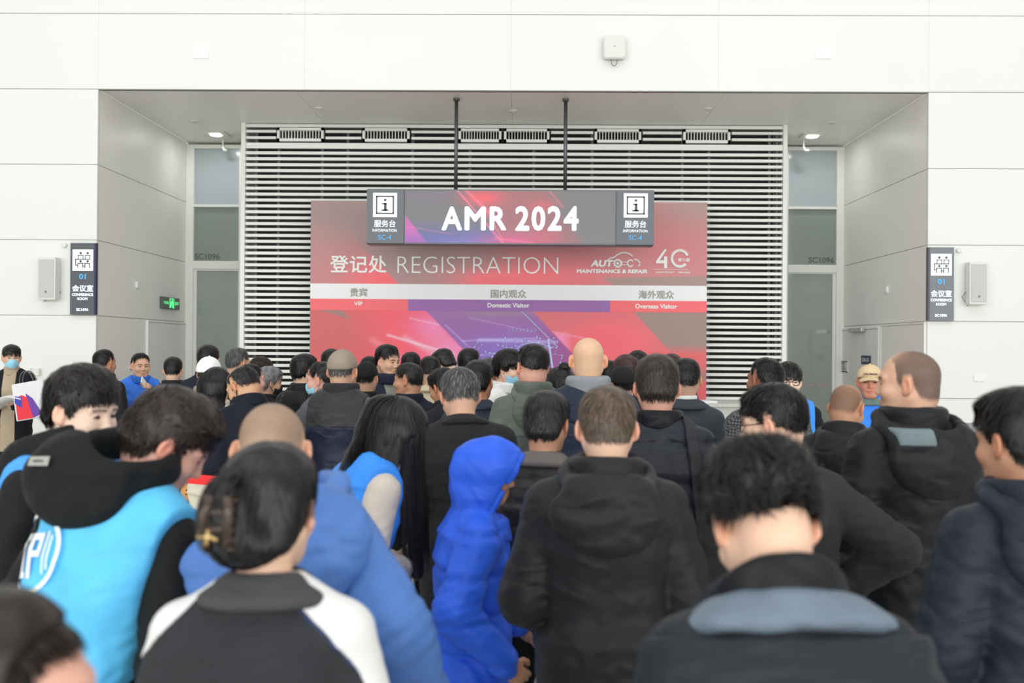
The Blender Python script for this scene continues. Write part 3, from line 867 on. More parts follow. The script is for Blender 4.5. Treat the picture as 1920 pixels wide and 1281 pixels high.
# ------------------------------------------------------------------ bodies as smooth implicit surfaces
def smin(a, b, k):
    h = np.maximum(k - np.abs(a - b), 0.0) / k
    return np.minimum(a, b) - h * h * k * 0.25
def smax(a, b, k): return -smin(-a, -b, k)
def A3(*v): return np.array(v, float)
def unit(v): return np.asarray(v, float) / (np.linalg.norm(v) + 1e-12)
def RX(a): c, s = math.cos(a), math.sin(a); return np.array(((1, 0, 0), (0, c, -s), (0, s, c)))
def RY(a): c, s = math.cos(a), math.sin(a); return np.array(((c, 0, s), (0, 1, 0), (-s, 0, c)))
def RZ(a): c, s = math.cos(a), math.sin(a); return np.array(((c, -s, 0), (s, c, 0), (0, 0, 1)))

class Prim:
    """one shape of a smooth union: bounding ball c,r; f(points)->distance; k blend; op u/s/i"""
    __slots__ = ('c', 'r', 'f', 'k', 'op')
    def __init__(s, c, r, f, k=.02, op='u'): s.c, s.r, s.f, s.k, s.op = np.asarray(c, float), r, f, k, op

def cap(a, b, ra, rb=None, k=.02, op='u'):
    a, b = np.asarray(a, float), np.asarray(b, float); rb = ra if rb is None else rb
    ab = b - a; L = ab @ ab + 1e-12
    def f(P):
        q = P - a; t = np.clip(q @ ab / L, 0, 1)
        return np.sqrt(((q - t[..., None] * ab) ** 2).sum(-1)) - (ra + (rb - ra) * t)
    return Prim((a + b) / 2, math.sqrt(L) / 2 + max(ra, rb), f, k, op)
def ell(c, r, R=None, k=.02, op='u'):
    c, r = np.asarray(c, float), np.asarray(r, float)
    def f(P):
        q = P - c
        if R is not None: q = q @ R
        k0 = np.sqrt(((q / r) ** 2).sum(-1)) + 1e-9
        k1 = np.sqrt(((q / (r * r)) ** 2).sum(-1)) + 1e-9
        return k0 * (k0 - 1) / k1
    return Prim(c, float(r.max()), f, k, op)
def ring(c, R, ra, rb, tube, h=0.0, k=.015, op='u'):
    """elliptic ring round the local z of frame R (radii ra, rb), thickness tube, height h"""
    c = np.asarray(c, float)
    def f(P):
        q = (P - c) @ R
        rr = np.sqrt((q[..., 0] / ra) ** 2 + (q[..., 1] / rb) ** 2) + 1e-9
        d = (rr - 1) * min(ra, rb)
        z = np.maximum(np.abs(q[..., 2]) - h, 0)
        return np.sqrt(d * d + z * z) - tube
    return Prim(c, max(ra, rb) + tube + h, f, k, op)
def loft(T0, R, zs, ws, es, cy, p=2.4, k=.03, op='u'):
    """upright body of super-elliptic sections along the local z of frame R at T0"""
    zs, ws, es, cy = (np.asarray(q, float) for q in (zs, ws, es, cy))
    def f(P):
        q = (P - T0) @ R
        z = q[..., 2]
        w, e, c = np.interp(z, zs, ws), np.interp(z, zs, es), np.interp(z, zs, cy)
        rr = ((np.abs(q[..., 0]) / w) ** p + (np.abs(q[..., 1] - c) / e) ** p + 1e-12) ** (1 / p)
        d = (rr - 1) * np.minimum(w, e) * .92
        dz = np.maximum(zs[0] - z, z - zs[-1])
        return smax(d, dz, .03)
    m = (zs[0] + zs[-1]) / 2
    return Prim(T0 + R @ A3(0, 0, m), math.hypot((zs[-1] - zs[0]) / 2, max(ws.max(), es.max())), f, k, op)

FAR = .3
def evalp(prims, P, br=0.0, margin=.1):
    """distance at P (nblocks, m, 3); shapes far from a block are skipped for it"""
    d = np.full(P.shape[:2], FAR)
    C = (P.min(1) + P.max(1)) / 2
    for p in prims:
        s = np.sqrt(((C - p.c) ** 2).sum(1)) < p.r + br + margin
        if not s.any(): continue
        v = p.f(P[s])
        if p.op == 'u': d[s] = smin(d[s], v, p.k)
        elif p.op == 's': d[s] = smax(d[s], -v, p.k)
        else: d[s] = smax(d[s], v, p.k)
    return d
def evalq(prims, P, margin=.12):
    return evalp(prims, P[:, None, :], 0.0, margin)[:, 0]

_E = [(0, 0, 0), (1, 0, 0), (0, 1, 0), (1, 1, 0), (0, 0, 1), (1, 0, 1), (0, 1, 1), (1, 1, 1)]
def surfnets(prims, lo, hi, h, post=None):
    """naive surface nets over the blocks the surface passes through"""
    B = 8
    lo = np.asarray(lo, float); nb = np.maximum(np.ceil((np.asarray(hi) - lo) / (B * h)).astype(int), 1)
    n = nb * B
    bi = np.stack(np.meshgrid(*[np.arange(k) for k in nb], indexing='ij'), -1).reshape(-1, 3)
    bc = lo + (bi + .5) * B * h
    hd = B * h * .8661
    dc = evalp(prims, bc[:, None, :], 0, hd * 1.4 + .05)[:, 0]
    keep = np.abs(dc) < hd * 1.35 + .02
    G = np.repeat(np.repeat(np.repeat(np.where(dc.reshape(nb) < 0, -1., 1.).astype(np.float32), B, 0), B, 1), B, 2)
    kb = bi[keep]
    loc = np.stack(np.meshgrid(*[np.arange(B)] * 3, indexing='ij'), -1).reshape(-1, 3)
    for s in range(0, len(kb), 256):
        q = kb[s:s + 256]
        idx = q[:, None, :] * B + loc
        P = lo + idx * h
        d = evalp(prims, P, hd, .08)
        if post is not None: d = post(P, d)
        G[idx[..., 0], idx[..., 1], idx[..., 2]] = d
    ins = G < 0
    cnt = np.zeros(tuple(n - 1), np.int8)
    for e in _E: cnt += ins[e[0]:n[0] - 1 + e[0], e[1]:n[1] - 1 + e[1], e[2]:n[2] - 1 + e[2]]
    act = np.argwhere((cnt > 0) & (cnt < 8))
    if len(act) == 0: return np.zeros((0, 3)), np.zeros((0, 4), int)
    vals = np.stack([G[act[:, 0] + e[0], act[:, 1] + e[1], act[:, 2] + e[2]] for e in _E], 1).astype(float)
    S = np.zeros((len(act), 3)); W = np.zeros(len(act))
    E = np.array(_E, float)
    for a in range(8):
        for b in range(a + 1, 8):
            if bin(a ^ b).count('1') != 1: continue
            va, vb = vals[:, a], vals[:, b]
            c = (va < 0) != (vb < 0)
            t = np.where(c, va / np.where(c, va - vb, 1), 0)
            S += c[:, None] * (E[a] + t[:, None] * (E[b] - E[a])); W += c
    V = lo + (act + S / W[:, None]) * h
    ids = np.full(tuple(n - 1), -1, np.int32); ids[act[:, 0], act[:, 1], act[:, 2]] = np.arange(len(act))
    Fs = []
    for ax in range(3):
        u, v = [(1, 2), (2, 0), (0, 1)][ax]
        sl0 = [slice(None)] * 3; sl1 = [slice(None)] * 3
        sl0[ax] = slice(0, n[ax] - 1); sl1[ax] = slice(1, n[ax])
        i0, i1 = ins[tuple(sl0)], ins[tuple(sl1)]
        E2 = np.argwhere(i0 != i1)
        E2 = E2[(E2[:, u] > 0) & (E2[:, v] > 0) & (E2[:, u] < n[u] - 1) & (E2[:, v] < n[v] - 1)]
        if len(E2) == 0: continue
        fl = i0[E2[:, 0], E2[:, 1], E2[:, 2]]
        def vid(du, dv):
            q = E2.copy(); q[:, u] -= du; q[:, v] -= dv
            return ids[q[:, 0], q[:, 1], q[:, 2]]
        quad = np.stack([vid(1, 1), vid(0, 1), vid(0, 0), vid(1, 0)], 1)
        quad = np.where(fl[:, None], quad, quad[:, ::-1])
        Fs.append(quad)
    F = np.concatenate(Fs)
    return V, F[(F >= 0).all(1)]

def bounds(prims, pad=.03):
    u = [p for p in prims if p.op == 'u']
    lo = np.min([p.c - p.r for p in u], 0) - pad; hi = np.max([p.c + p.r for p in u], 0) + pad
    return lo, hi

def wrinkles(seed, amp, freq=14., aniso=(1, 1, 1.5), ridge=True):
    r = np.random.default_rng(seed)
    K = [(r.normal(size=3) * freq * aniso, r.uniform(0, 6), r.normal(size=3) * freq * .45, r.uniform(0, 6)) for _ in range(4)]
    def f(P):
        v = 0
        for k, ph, k2, ph2 in K: v = v + np.sin(P @ k + ph + 1.7 * np.sin(P @ k2 + ph2))
        v = v / 4
        return amp * ((1 - 2.2 * np.abs(v)) if ridge else v)
    return f

# ---- head in its own frame: origin between the ears, +y is forward, chin at -.115, crown at +.112
CR_C, CR_R = A3(0, -.012, .028), A3(.076, .097, .083)
NP_C, NP_R = A3(0, -.045, -.035), A3(.058, .056, .062)
def moved(p, R, t):
    f = p.f
    return Prim(t + R @ p.c, p.r, lambda P: f((P - t) @ R), p.k, p.op)
def head_local(w=1.0, jaw=1.0, nose=1.0):
    H = [ell(CR_C, CR_R), ell(NP_C, NP_R, k=.03), ell((0, .03, -.035), (.063 * w, .06, .08), k=.03),
         ell((0, .046, -.088), (.036 * jaw, .034, .027), k=.03)]
    for s in (-1, 1):
        H += [cap((s * .054 * w, .0, -.045), (s * .025 * jaw, .052, -.095), .018, .017, .03),
              ell((s * .042 * w, .06, -.032), (.024, .024, .022), k=.025),
              cap((s * .012, .081, .022), (s * .045, .07, .02), .012, .011, .015),
              ell((s * .031, .094, .002), (.017, .015, .011), k=.014, op='s'),
              ell((s * .031, .0755, .0), (.014, .0105, .0095), k=.005)]
    H += [cap((0, .083, .012), (0, .099, -.03), .008 * nose, .0115 * nose, .012), ell((.0105, .092, -.036), (.009, .009, .007), k=.006), ell((-.0105, .092, -.036), (.009, .009, .007), k=.006),
          ell((0, .086, -.062), (.022, .010, .0065), k=.008), ell((0, .083, -.0735), (.018, .010, .007), k=.008), cap((-.02, .094, -.0675), (.02, .094, -.0675), .002, .002, .006, 's')]
    for s in (-1, 1):
        Re = RZ(s * .55) @ RX(-.15)
        c = A3(s * .0855, -.006, -.006)
        H += [ell(c, (.0095, .0195, .033), Re, .008), ell(c + A3(s * .008, .005, .002), (.007, .010, .019), Re, .006, 's'),
              ell(c + A3(-s * .003, .006, -.026), (.007, .009, .009), None, .008)]
    return H
HEADS = {}
def hair_base():
    return [ell(CR_C, CR_R), ell(NP_C, NP_R, k=.03)]
HAIRLINE_Y = [-.14, -.075, -.045, -.03, -.02, .008, .014, .026, .034, .05, .085]
def hairline(q, nape, front, side=.026):
    """height above which hair grows, from the local y (and |x| at the temples)"""
    z = np.interp(q[..., 1], HAIRLINE_Y, [nape, nape, nape + .012, -.03, side, side, -.018, -.012, front - .028, front - .008, front])
    return z
def hair_thick(q, st):
    u = (q - CR_C) / CR_R
    u = u / (np.sqrt((u * u).sum(-1, keepdims=True)) + 1e-9)
    top = smooth(-.1, .75, u[..., 2]); back = smooth(0, -.7, u[..., 1]); frt = smooth(.25, .8, u[..., 1]) * smooth(.0, .5, u[..., 2])
    t = st['side'] + (st['back'] - st['side']) * back
    t = t + (st['top'] - t) * top
    t = t + (st.get('fr', st['top']) - t) * frt
    m = smooth(-.002, st.get('fade', .03), q[..., 2] - hairline(q, st.get('nape', -.07), st.get('front', .062), st.get('edge', .026)))
    b = st.get('bald')
    if b: m = m * (1 - np.clip(1.2 * np.exp(-(((q - A3(*b[:3])) / A3(*b[3:])) ** 2).sum(-1)), 0, 1))
    return -.006 + (t + .006) * m, m
HS = dict(
    short=dict(top=.022, side=.003, back=.009, fade=.08, sparse=.008),
    crop=dict(top=.016, side=.004, back=.006, fade=.08, stub=.8, sparse=.008),
    buzz=dict(top=.004, side=.003, back=.003, fade=.05, stub=.75, len=.008),
    full=dict(top=.027, side=.009, back=.015, fade=.035),
    fluffy=dict(top=.036, side=.02, back=.026, fade=.03, curl=.5, clump=.006),
    fringe=dict(top=.03, side=.018, back=.02, fr=.026, front=.03, fade=.02, curl=.25),
    bald=dict(top=-.01, side=-.01, back=-.01, stub=.1),
    bob=dict(top=.026, side=.024, back=.028, nape=-.09, edge=-.03, fade=.015),
)
def hand_prims(w, a, n, s, curl=.5, thumb=.5):
    """palm, four unequal bent fingers and a thumb; a = finger direction, n = palm side, s = thumb side"""
    L = [cap(w - a * .05, w + a * .012, .024, .026, .012), ell(w + a * .05, (.045, .040, .0155), np.stack([a, s, n], 1), .015),
         ell(w + a * .03 + s * .022 + n * .006, (.03, .017, .016), np.stack([a, s, n], 1), .012)]
    for i, (o, l) in enumerate(((.029, .070), (.0098, .078), (-.0098, .072), (-.028, .057))):
        p = w + a * (.086 - .004 * abs(i - 1)) + s * o
        ang = .15 * curl; r = .0092 - .0005 * i
        for j, f in enumerate((.45, .32, .23)):
            ang += curl * (.75, .9, .6)[j]
            d = a * math.cos(ang) + n * math.sin(ang)
            q = p + d * l * f
            L.append(cap(p, q, r, r - .0008, .006)); p = q; r -= .0008
    p = w + a * .022 + s * .030
    for l, d in ((.034, unit(a * .75 + s * .75 + n * .35)), (.030, unit(a + s * (.45 - thumb * .7) + n * .5 * (1 + curl))), (.022, unit(a + s * (.2 - thumb) + n * .5 * (1 + curl)))):
        q = p + d * l; L.append(cap(p, q, .0115, .0098, .008)); p = q
    return L

ARMS = dict(down=((.245, -.035, .17), (.255, .045, -.065)), pocket=((.295, -.075, .18), (.235, .10, .0)), front=((.255, .0, .165), (.075, .225, .19)),
            low=((.25, -.0, .165), (.10, .215, .05)), akimbo=((.385, -.09, .26), (.215, .05, .10)), back=((.265, -.11, .19), (.225, -.14, -.04)),
            phone=((.25, .10, .22), (.09, .235, .42)), belly=((.27, -.02, .165), (.05, .19, .08)))
PEOPLE = {}
_low_cache = {}
def lower_body(kind):
    """trousers and shoes, made once per width and shared"""
    if kind not in _low_cache:
        w = {'slim': .0, 'wide': .014}.get(kind, .006)
        T = [ell((0, -.005, .90), (.165, .115, .11), k=.03)]
        for s in (-1, 1):
            T += [cap((s * .09, 0, .86), (s * .10, .015, .48), .085 + w, .06 + w, .03), cap((s * .10, .015, .48), (s * .105, -.02, .09), .06 + w, .052 + w, .02)]
        wr = wrinkles(5, .004, 16, (1, 1, 2))
        V, F = surfnets(T, *bounds(T), .0125, lambda P, d: smax(d + wr(P), .045 - P[..., 2], .01))
        sh = []
        for s in (-1, 1):
            S = [cap((s * .105, -.055, .045), (s * .118, .12, .036), .043, .04, .02), cap((s * .105, -.035, .09), (s * .105, -.02, .11), .045, .042, .03), cap((s * .118, .12, .03), (s * .121, .165, .026), .036, .028, .02)]
            sh.append(surfnets(S, *bounds(S), .009, lambda P, d: smax(d, .002 - P[..., 2], .006)))
        _low_cache[kind] = (raw_mesh('trousers', V, F, True), [raw_mesh('shoe', *q, True) for q in sh])
    return _low_cache[kind]

def cloth(rgb, kind='cloth', gain=1.0):
    key = 'cloth_%s_%s' % (kind, '_'.join(map(str, rgb)))
    rough = {'cloth': .75, 'shell': .5, 'knit': .9, 'down': .42}[kind]
    if key in _mats: return _mats[key]
    gain *= .72 if max(rgb) < 95 else 1.08
    m_ = mat(key, rgb, rough=rough, gain=gain, noise=.08, nscale=9, bump={'cloth': .12, 'shell': .1, 'knit': .35, 'down': .12}[kind], bscale={'cloth': 60, 'shell': 26, 'knit': 190, 'down': 34}[kind], spec=.22, sheen=.03 if kind != 'down' else 0)
    nt = m_.node_tree; bp0 = [n for n in nt.nodes if n.type == 'BUMP'][0]; tc = [n for n in nt.nodes if n.type == 'TEX_COORD'][0]
    mp = nt.nodes.new('ShaderNodeMapping'); mp.inputs['Scale'].default_value = (1, 1, 1.6)
    n = nt.nodes.new('ShaderNodeTexNoise'); n.noise_type = 'RIDGED_MULTIFRACTAL' if kind in ('shell', 'down') else 'FBM'
    n.inputs['Scale'].default_value = 7.5 if kind in ('shell', 'down') else 11; n.inputs['Detail'].default_value = 2.5; n.inputs['Distortion'].default_value = 1.1
    b2 = nt.nodes.new('ShaderNodeBump'); b2.inputs['Strength'].default_value = .42 if kind in ('shell', 'down') else .3; b2.inputs['Distance'].default_value = .02
    nt.links.new(tc.outputs['Object'], mp.inputs[0]); nt.links.new(mp.outputs[0], n.inputs['Vector']); nt.links.new(n.outputs['Fac'], b2.inputs['Height'])
    nt.links.new(b2.outputs[0], bp0.inputs['Normal'])
    return m_
M_SKIN = mat('skin', attr=True, rough=.5, noise=.05, nscale=40, spec=.4)
M_HAIR = mat('hair', attr=True, rough=.36, spec=.34)
M_MASK = mat('pale_blue_mask', (150, 204, 228), rough=.7, gain=1.15)
M_GLASSES = mat('black_glasses_frame', (22, 22, 26), rough=.25)
SKIN = dict(fair=(226, 186, 160), mid=(206, 164, 138), tan=(184, 138, 110), dark=(148, 104, 82), pale=(232, 200, 178), pink=(218, 166, 146))
BLACKHAIR, DKBROWN, GREYHAIR, SALT = (21, 19, 18), (40, 32, 28), (116, 116, 116), (72, 71, 70)

def person(pid, label, px, top, D, yaw=0, lean=0, hy=0, hp=0, hr=0, hair='short', hc=BLACKHAIR, skin='mid', coat=None, arms=None, side=0,
           legs=(34, 36, 40), shoes=(40, 40, 42), legfit='mid', hw=1.0, jaw=1.0, mask=None, glasses=False, cap_=None, hx=.0055, strands=None, curls=None, group=None, brow=True, extra=None, hand_n=None, curl=(.6, .6), sx=1.0, fem=False, stub_over=None):
    st = dict(HS[hair] if isinstance(hair, str) else hair)
    if cap_: st.update(top=.008, side=min(st['side'], .008), back=min(st['back'], .009), fr=.006)
    rs = np.random.default_rng(abs(hash(pid)) % 9999 if isinstance(pid, int) else sum(map(ord, pid)) * 7)
    near = D < 3.4
    if arms is None: arms = ('front', 'front') if D < 5 else ('down', 'down')
    le, sd = math.radians(lean), math.radians(side)
    R = RX(-le) @ RY(sd)
    T0 = A3(0, 0, .92)
    tw = lambda x, y, z: T0 + R @ A3(x * sx, y, z)
    Rh = RZ(math.radians(hy)) @ RX(-math.radians(hp)) @ RY(math.radians(hr))
    Rn = RX(-(le * .55 + math.radians(hp) * .45)) @ RY(sd)
    nb = tw(0, .005, .515)
    hc_ = nb + Rn @ A3(0, .012, .07) + RZ(math.radians(hy) * .5) @ RX(-(math.radians(hp) * .8 + le * .2)) @ A3(0, .012, .088)
    if fem: hc_ = hc_ + A3(0, 0, .004)
    # ---- skin: head, neck, chest core, arms and hands in one surface
    B = [moved(p, Rh, hc_) for p in head_local(hw, jaw)]
    neck = .050 if fem else .056
    B.insert(4, cap(hc_ + Rh @ A3(0, -.025, -.055), nb + R @ A3(0, -.012, -.03), neck, neck + .006, .035))
    B += [loft(T0, R, (.05, .2, .38, .46, .5), (.125, .125, .15, .12, .06), (.08, .075, .09, .07, .05), (0, 0, 0, -.005, -.01), k=.04)]
    wr_pos = {}
    for s, nm, cu in ((-1, arms[0], curl[0]), (1, arms[1], curl[1])):
        if nm is None: continue
        e, w = ARMS[nm] if isinstance(nm, str) else nm
        e, w = tw(s * e[0] * .94, e[1], e[2]), tw(s * w[0] * .97, w[1], w[2])
        sh = tw(s * .158, -.005, .435)
        a = unit(w - e)
        nrm = A3(-s, 0, 0) if hand_n is None or hand_n.get(s) is None else A3(*hand_n[s])
        n = unit(nrm - (nrm @ a) * a)
        t = np.cross(a, n); t = t if t @ A3(0, .6, 1) > 0 else -t
        B += [cap(sh, e, .045, .036, .03), cap(e, w, .036, .024, .02)] + hand_prims(w, a, n, t, cu)
        wr_pos[s] = (sh, e, w, a, n, t)
    big = near and hx > .0045
    lo, hi = bounds(B)
    V, F = surfnets(B, lo, hi, hx)
    q = (V - hc_) @ Rh
    sk = lin(SKIN[skin] if isinstance(skin, str) else skin) * 1.12
    C = np.tile(sk, (len(V), 1))
    hd = np.abs(q).max(1) < .135
    ear = hd & (np.abs(q[:, 0]) > .079); C[ear] *= (1.06, .86, .82)
    lips = (((q[:, 0]) / .024) ** 2 + ((q[:, 2] + .067) / .0105) ** 2 < 1) & (q[:, 1] > .07); C[lips] = C[lips] * (.95, .66, .64)
    for s in (-1, 1):
        bx, bz = (q[:, 0] - s * .031), q[:, 2]
        eye = ((bx / .0135) ** 2 + (bz / .0048) ** 2 < 1) & (q[:, 1] > .06); C[eye] = (.05, .04, .035)
        if brow:
            br = (np.abs(bx) < .02) & (np.abs(bz - .0225 + .12 * np.abs(bx)) < .0045) & (q[:, 1] > .05); C[br] = C[br] * .3
    m = hair_thick(q, st)[1] * hd
    hcol = lin(hc)
    stub = st.get('stub', .85) if stub_over is None else stub_over
    C = C * (1 - (m * stub)[:, None]) + hcol * (m * stub)[:, None]
    root = thing('person', label, 'person')
    if group: root['group'] = group
    link('body', raw_mesh('body', V, F, True, C), M_SKIN, root, world=False)
    # ---- hair: a cap of hair plus many tapering locks that lie along it
    topz = hc_[2] + .112
    if st['top'] > 0 or 'locks' in st:
        wn_ = wrinkles(int(rs.integers(1e6)), st.get('clump', .0025), 55, (1, 1, .6), False)
        HB = hair_base()
        HBw = [moved(p, Rh, hc_) for p in HB]
        for ex in st.get('locks', ()): HBw.append(ex(tw, hc_, Rh))
        if st['len' if False else 'top'] > .006 or 'locks' in st:
            def post(P, d):
                ql = (P - hc_) @ Rh
                th = hair_thick(ql, st)[0]
                inh = np.sqrt(((ql - CR_C) ** 2).sum(-1)) < .17
                base = evalp([moved(p, Rh, hc_) for p in HB], P, .06, .2) - np.where(inh, th, -.01)
                out = base
                if len(HBw) > 2: out = smin(out, evalp(HBw[2:], P, .06, .2), .03)
                return out + wn_(P)
            blo, bhi = bounds(HBw, .07)
            fat = [Prim(p.c, p.r + .045, (lambda f: (lambda P: f(P) - .02))(p.f), p.k, p.op) for p in HBw]
            hV, hF = surfnets(fat, blo, bhi, .005 if near else .0065, post)
        else:
            hV, hF = np.zeros((0, 3)), np.zeros((0, 4), int)
        hC = np.tile(hcol, (len(hV), 1)) * (1 + .25 * np.sin(hV @ A3(90, 70, 20)))[:, None] if len(hV) else np.zeros((0, 3))
        # locks
        N = strands if strands is not None else (2600 if D < 2.4 else 1500 if D < 4 else 1000 if D < 7 else 700)
        u = rs.normal(size=(N * 3, 3)); u /= np.linalg.norm(u, axis=1)[:, None]
        p0 = CR_C + u * CR_R
        zl = hairline(p0, st.get('nape', -.07), st.get('front', .062), st.get('edge', .026))
        keepm = (p0[:, 2] > zl + np.where(p0[:, 1] < -.02, .02 if not st.get('locks') else .004, .004))
        b = st.get('bald')
        if b: keepm &= rs.uniform(size=len(p0)) > 1.5 * np.exp(-(((p0 - A3(*b[:3])) / A3(*b[3:])) ** 2).sum(-1))
        if st.get('sparse'): keepm &= hair_thick(p0, st)[0] > rs.uniform(.0, st['sparse'], len(p0))
        if cap_: keepm &= p0[:, 2] < .0
        if st.get('thin'): keepm &= rs.uniform(size=len(p0)) < st['thin']
        p0 = p0[keepm][:N]; n_ = len(p0)
        flowmode = st.get('flow', 'crown')
        crown = A3(.008, -.065, .115)
        steps = 5 if not st.get('locks') else 11
        thick = np.maximum(hair_thick(p0, st)[0], .001)
        ln = st.get('len', None)
        L = (np.full(n_, ln) if ln else np.clip(thick * 2.6 + .012, .012, .11)) * rs.uniform(.7, 1.25, n_)
        if not st.get('locks'): L = L * np.clip((p0[:, 2] - hairline(p0, st.get('nape', -.07), st.get('front', .062), st.get('edge', .026))) / .05, .18, 1) ** np.where(p0[:, 1] < .02, 1, 0)
        if st.get('locks'): L = rs.uniform(.15, 1, n_) * st.get('long', .5)
        P = p0 + (p0 - CR_C) * .0
        pts = []
        cur = hc_ + P @ Rh.T
        down = A3(0, 0, -1)
        curl_ = st.get('curl', .12) if curls is None else curls
        wob = rs.normal(size=(n_, 3))
        alive = np.ones(n_)
        for k in range(steps):
            d0 = evalq(HBw, cur)
            g = np.stack([evalq(HBw, cur + e) - d0 for e in np.eye(3) * .003], 1); g /= np.linalg.norm(g, axis=1)[:, None] + 1e-9
            f = k / (steps - 1)
            loc = (cur - hc_) @ Rh
            tgt = hair_thick(np.where((np.abs(loc) < .16), loc, 0), st)[0]
            tgt = np.maximum(tgt, thick * .5)
            tgt = np.where(loc[:, 2] < -.06, np.maximum(.006, tgt), tgt)
            off = tgt * (.75 + .3 * f) + .0015 + st.get('lift', .004) * f * f
            if ln: off = .001 + .006 * f
            cur = cur + g * (off - d0)[:, None]
            pts.append(cur.copy())
            fl = loc - crown
            if flowmode == 'back': fl = A3(0, -1, .1) + fl * 3
            if flowmode == 'up': fl = fl + g * .35
            if flowmode == 'fwd': fl = fl * 1.5 + A3(0, .05, 0)
            fl = fl / (np.linalg.norm(fl, axis=1)[:, None] + 1e-9)
            dirw = fl @ Rh.T + down * .35
            if st.get('locks'): dirw = dirw + down * (1.6 * smooth(.02, -.03, loc[:, 2]))[:, None]
            dirw = dirw + wob * curl_ + curl_ * .8 * np.stack([np.sin(cur @ A3(40, 15, 60) + i) for i in range(3)], 1)
            dirw = dirw - (dirw * g).sum(1)[:, None] * g * (.75 if flowmode == 'up' else 1)
            dirw /= np.linalg.norm(dirw, axis=1)[:, None] + 1e-9
            if not st.get('locks'):
                lim = hairline(loc, st.get('nape', -.07), st.get('front', .062), st.get('edge', .026)) - np.where(loc[:, 1] > .045, st.get('over', .012), .003)
                alive = alive * (loc[:, 2] > lim)
            cur = cur + dirw * (L / (steps - 1) * alive)[:, None]
        pts = np.stack(pts, 1)                                           # n, steps, 3
        tg = np.gradient(pts, axis=1); gg = pts - (hc_ + Rh @ CR_C)
        if st.get('locks'): gg[..., 2] *= .3
        wd = np.cross(tg, gg); wd /= np.linalg.norm(wd, axis=2)[..., None] + 1e-9
        ww = (st.get('w', .0022) * (1 if near else 1.15)) * rs.uniform(.6, 1.4, n_)[:, None, None] * (1 - np.linspace(0, 1, steps) ** 2.5 * .9)[None, :, None]
        rV = np.stack([pts - wd * ww, pts + wd * ww], 2).reshape(-1, 3)
        i = (np.arange(n_)[:, None] * steps + np.arange(steps - 1)[None]).reshape(-1) * 2
        rF = np.stack([i, i + 1, i + 3, i + 2], 1)
        tint = rs.uniform(.45, 2.1, n_) if D < 4 else rs.uniform(.6, 1.5, n_)
        rC = np.repeat(np.clip(hcol * tint[:, None], 0, .9), steps * 2, 0)
        if hc in (GREYHAIR, SALT):
            gmix = (rs.uniform(size=n_) < (.55 if hc == GREYHAIR else .22))
            rC = np.where(np.repeat(gmix, steps * 2)[:, None], lin((150, 150, 150)) if hc == GREYHAIR else lin((118, 118, 117)), rC)
        VV, FF, CC = np.concatenate([hV, rV]), np.concatenate([hF, rF + len(hV)]), np.concatenate([hC, rC])
        if len(VV): link('hair', raw_mesh('hair', VV, FF, True, CC), M_HAIR, root, world=False)
        topz += max(st['top'], 0) * .9
    if cap_: topz = hc_[2] + .128
    # ---- trousers and shoes
    tr, shs = lower_body(legfit)
    for me, nm, rgb in [(tr, 'trousers', legs)] + [(x, 'shoe', shoes) for x in shs]:
        if not me.materials: me.materials.append(None)
        o = link(nm, me, None, root, world=False)
        o.material_slots[0].link = 'OBJECT'; o.material_slots[0].material = cloth(rgb)
    ctx = dict(root=root, R=R, T0=T0, tw=tw, Rh=Rh, hc=hc_, nb=nb, D=D, wr=wr_pos, near=near, body=B, rs=rs, Rn=Rn, arms=arms, seed=int(rs.integers(1e6)), sx=sx)
    if coat: wear(ctx, coat)
    if mask: put_mask(ctx, mask)
    if glasses: put_glasses(ctx)
    if cap_: put_cap(ctx, cap_)
    if extra: extra(ctx)
    # ---- stand the figure on the floor so that its crown reaches the height seen
    W = at(px, top, D)
    tz = topz
    if 'hoodtop' in ctx: tz = ctx['hoodtop']
    s = W.z / tz
    if not .80 < s < 1.13: print('SCALE', pid, round(s, 3))
    cy, sy = math.cos(math.radians(yaw)), math.sin(math.radians(yaw))
    hxp, hyp = hc_[0], hc_[1]
    root.scale = (s, s, s)
    root.rotation_euler = (0, 0, math.radians(yaw))
    root.location = (W.x - s * (cy * hxp - sy * hyp), W.y - s * (sy * hxp + cy * hyp), 0)
    M = Matrix.Translation(root.location) @ Matrix.Rotation(math.radians(yaw), 4, 'Z') @ Matrix.Scale(s, 4)
    ctx['M'] = M
    PEOPLE[pid] = ctx
    return ctx

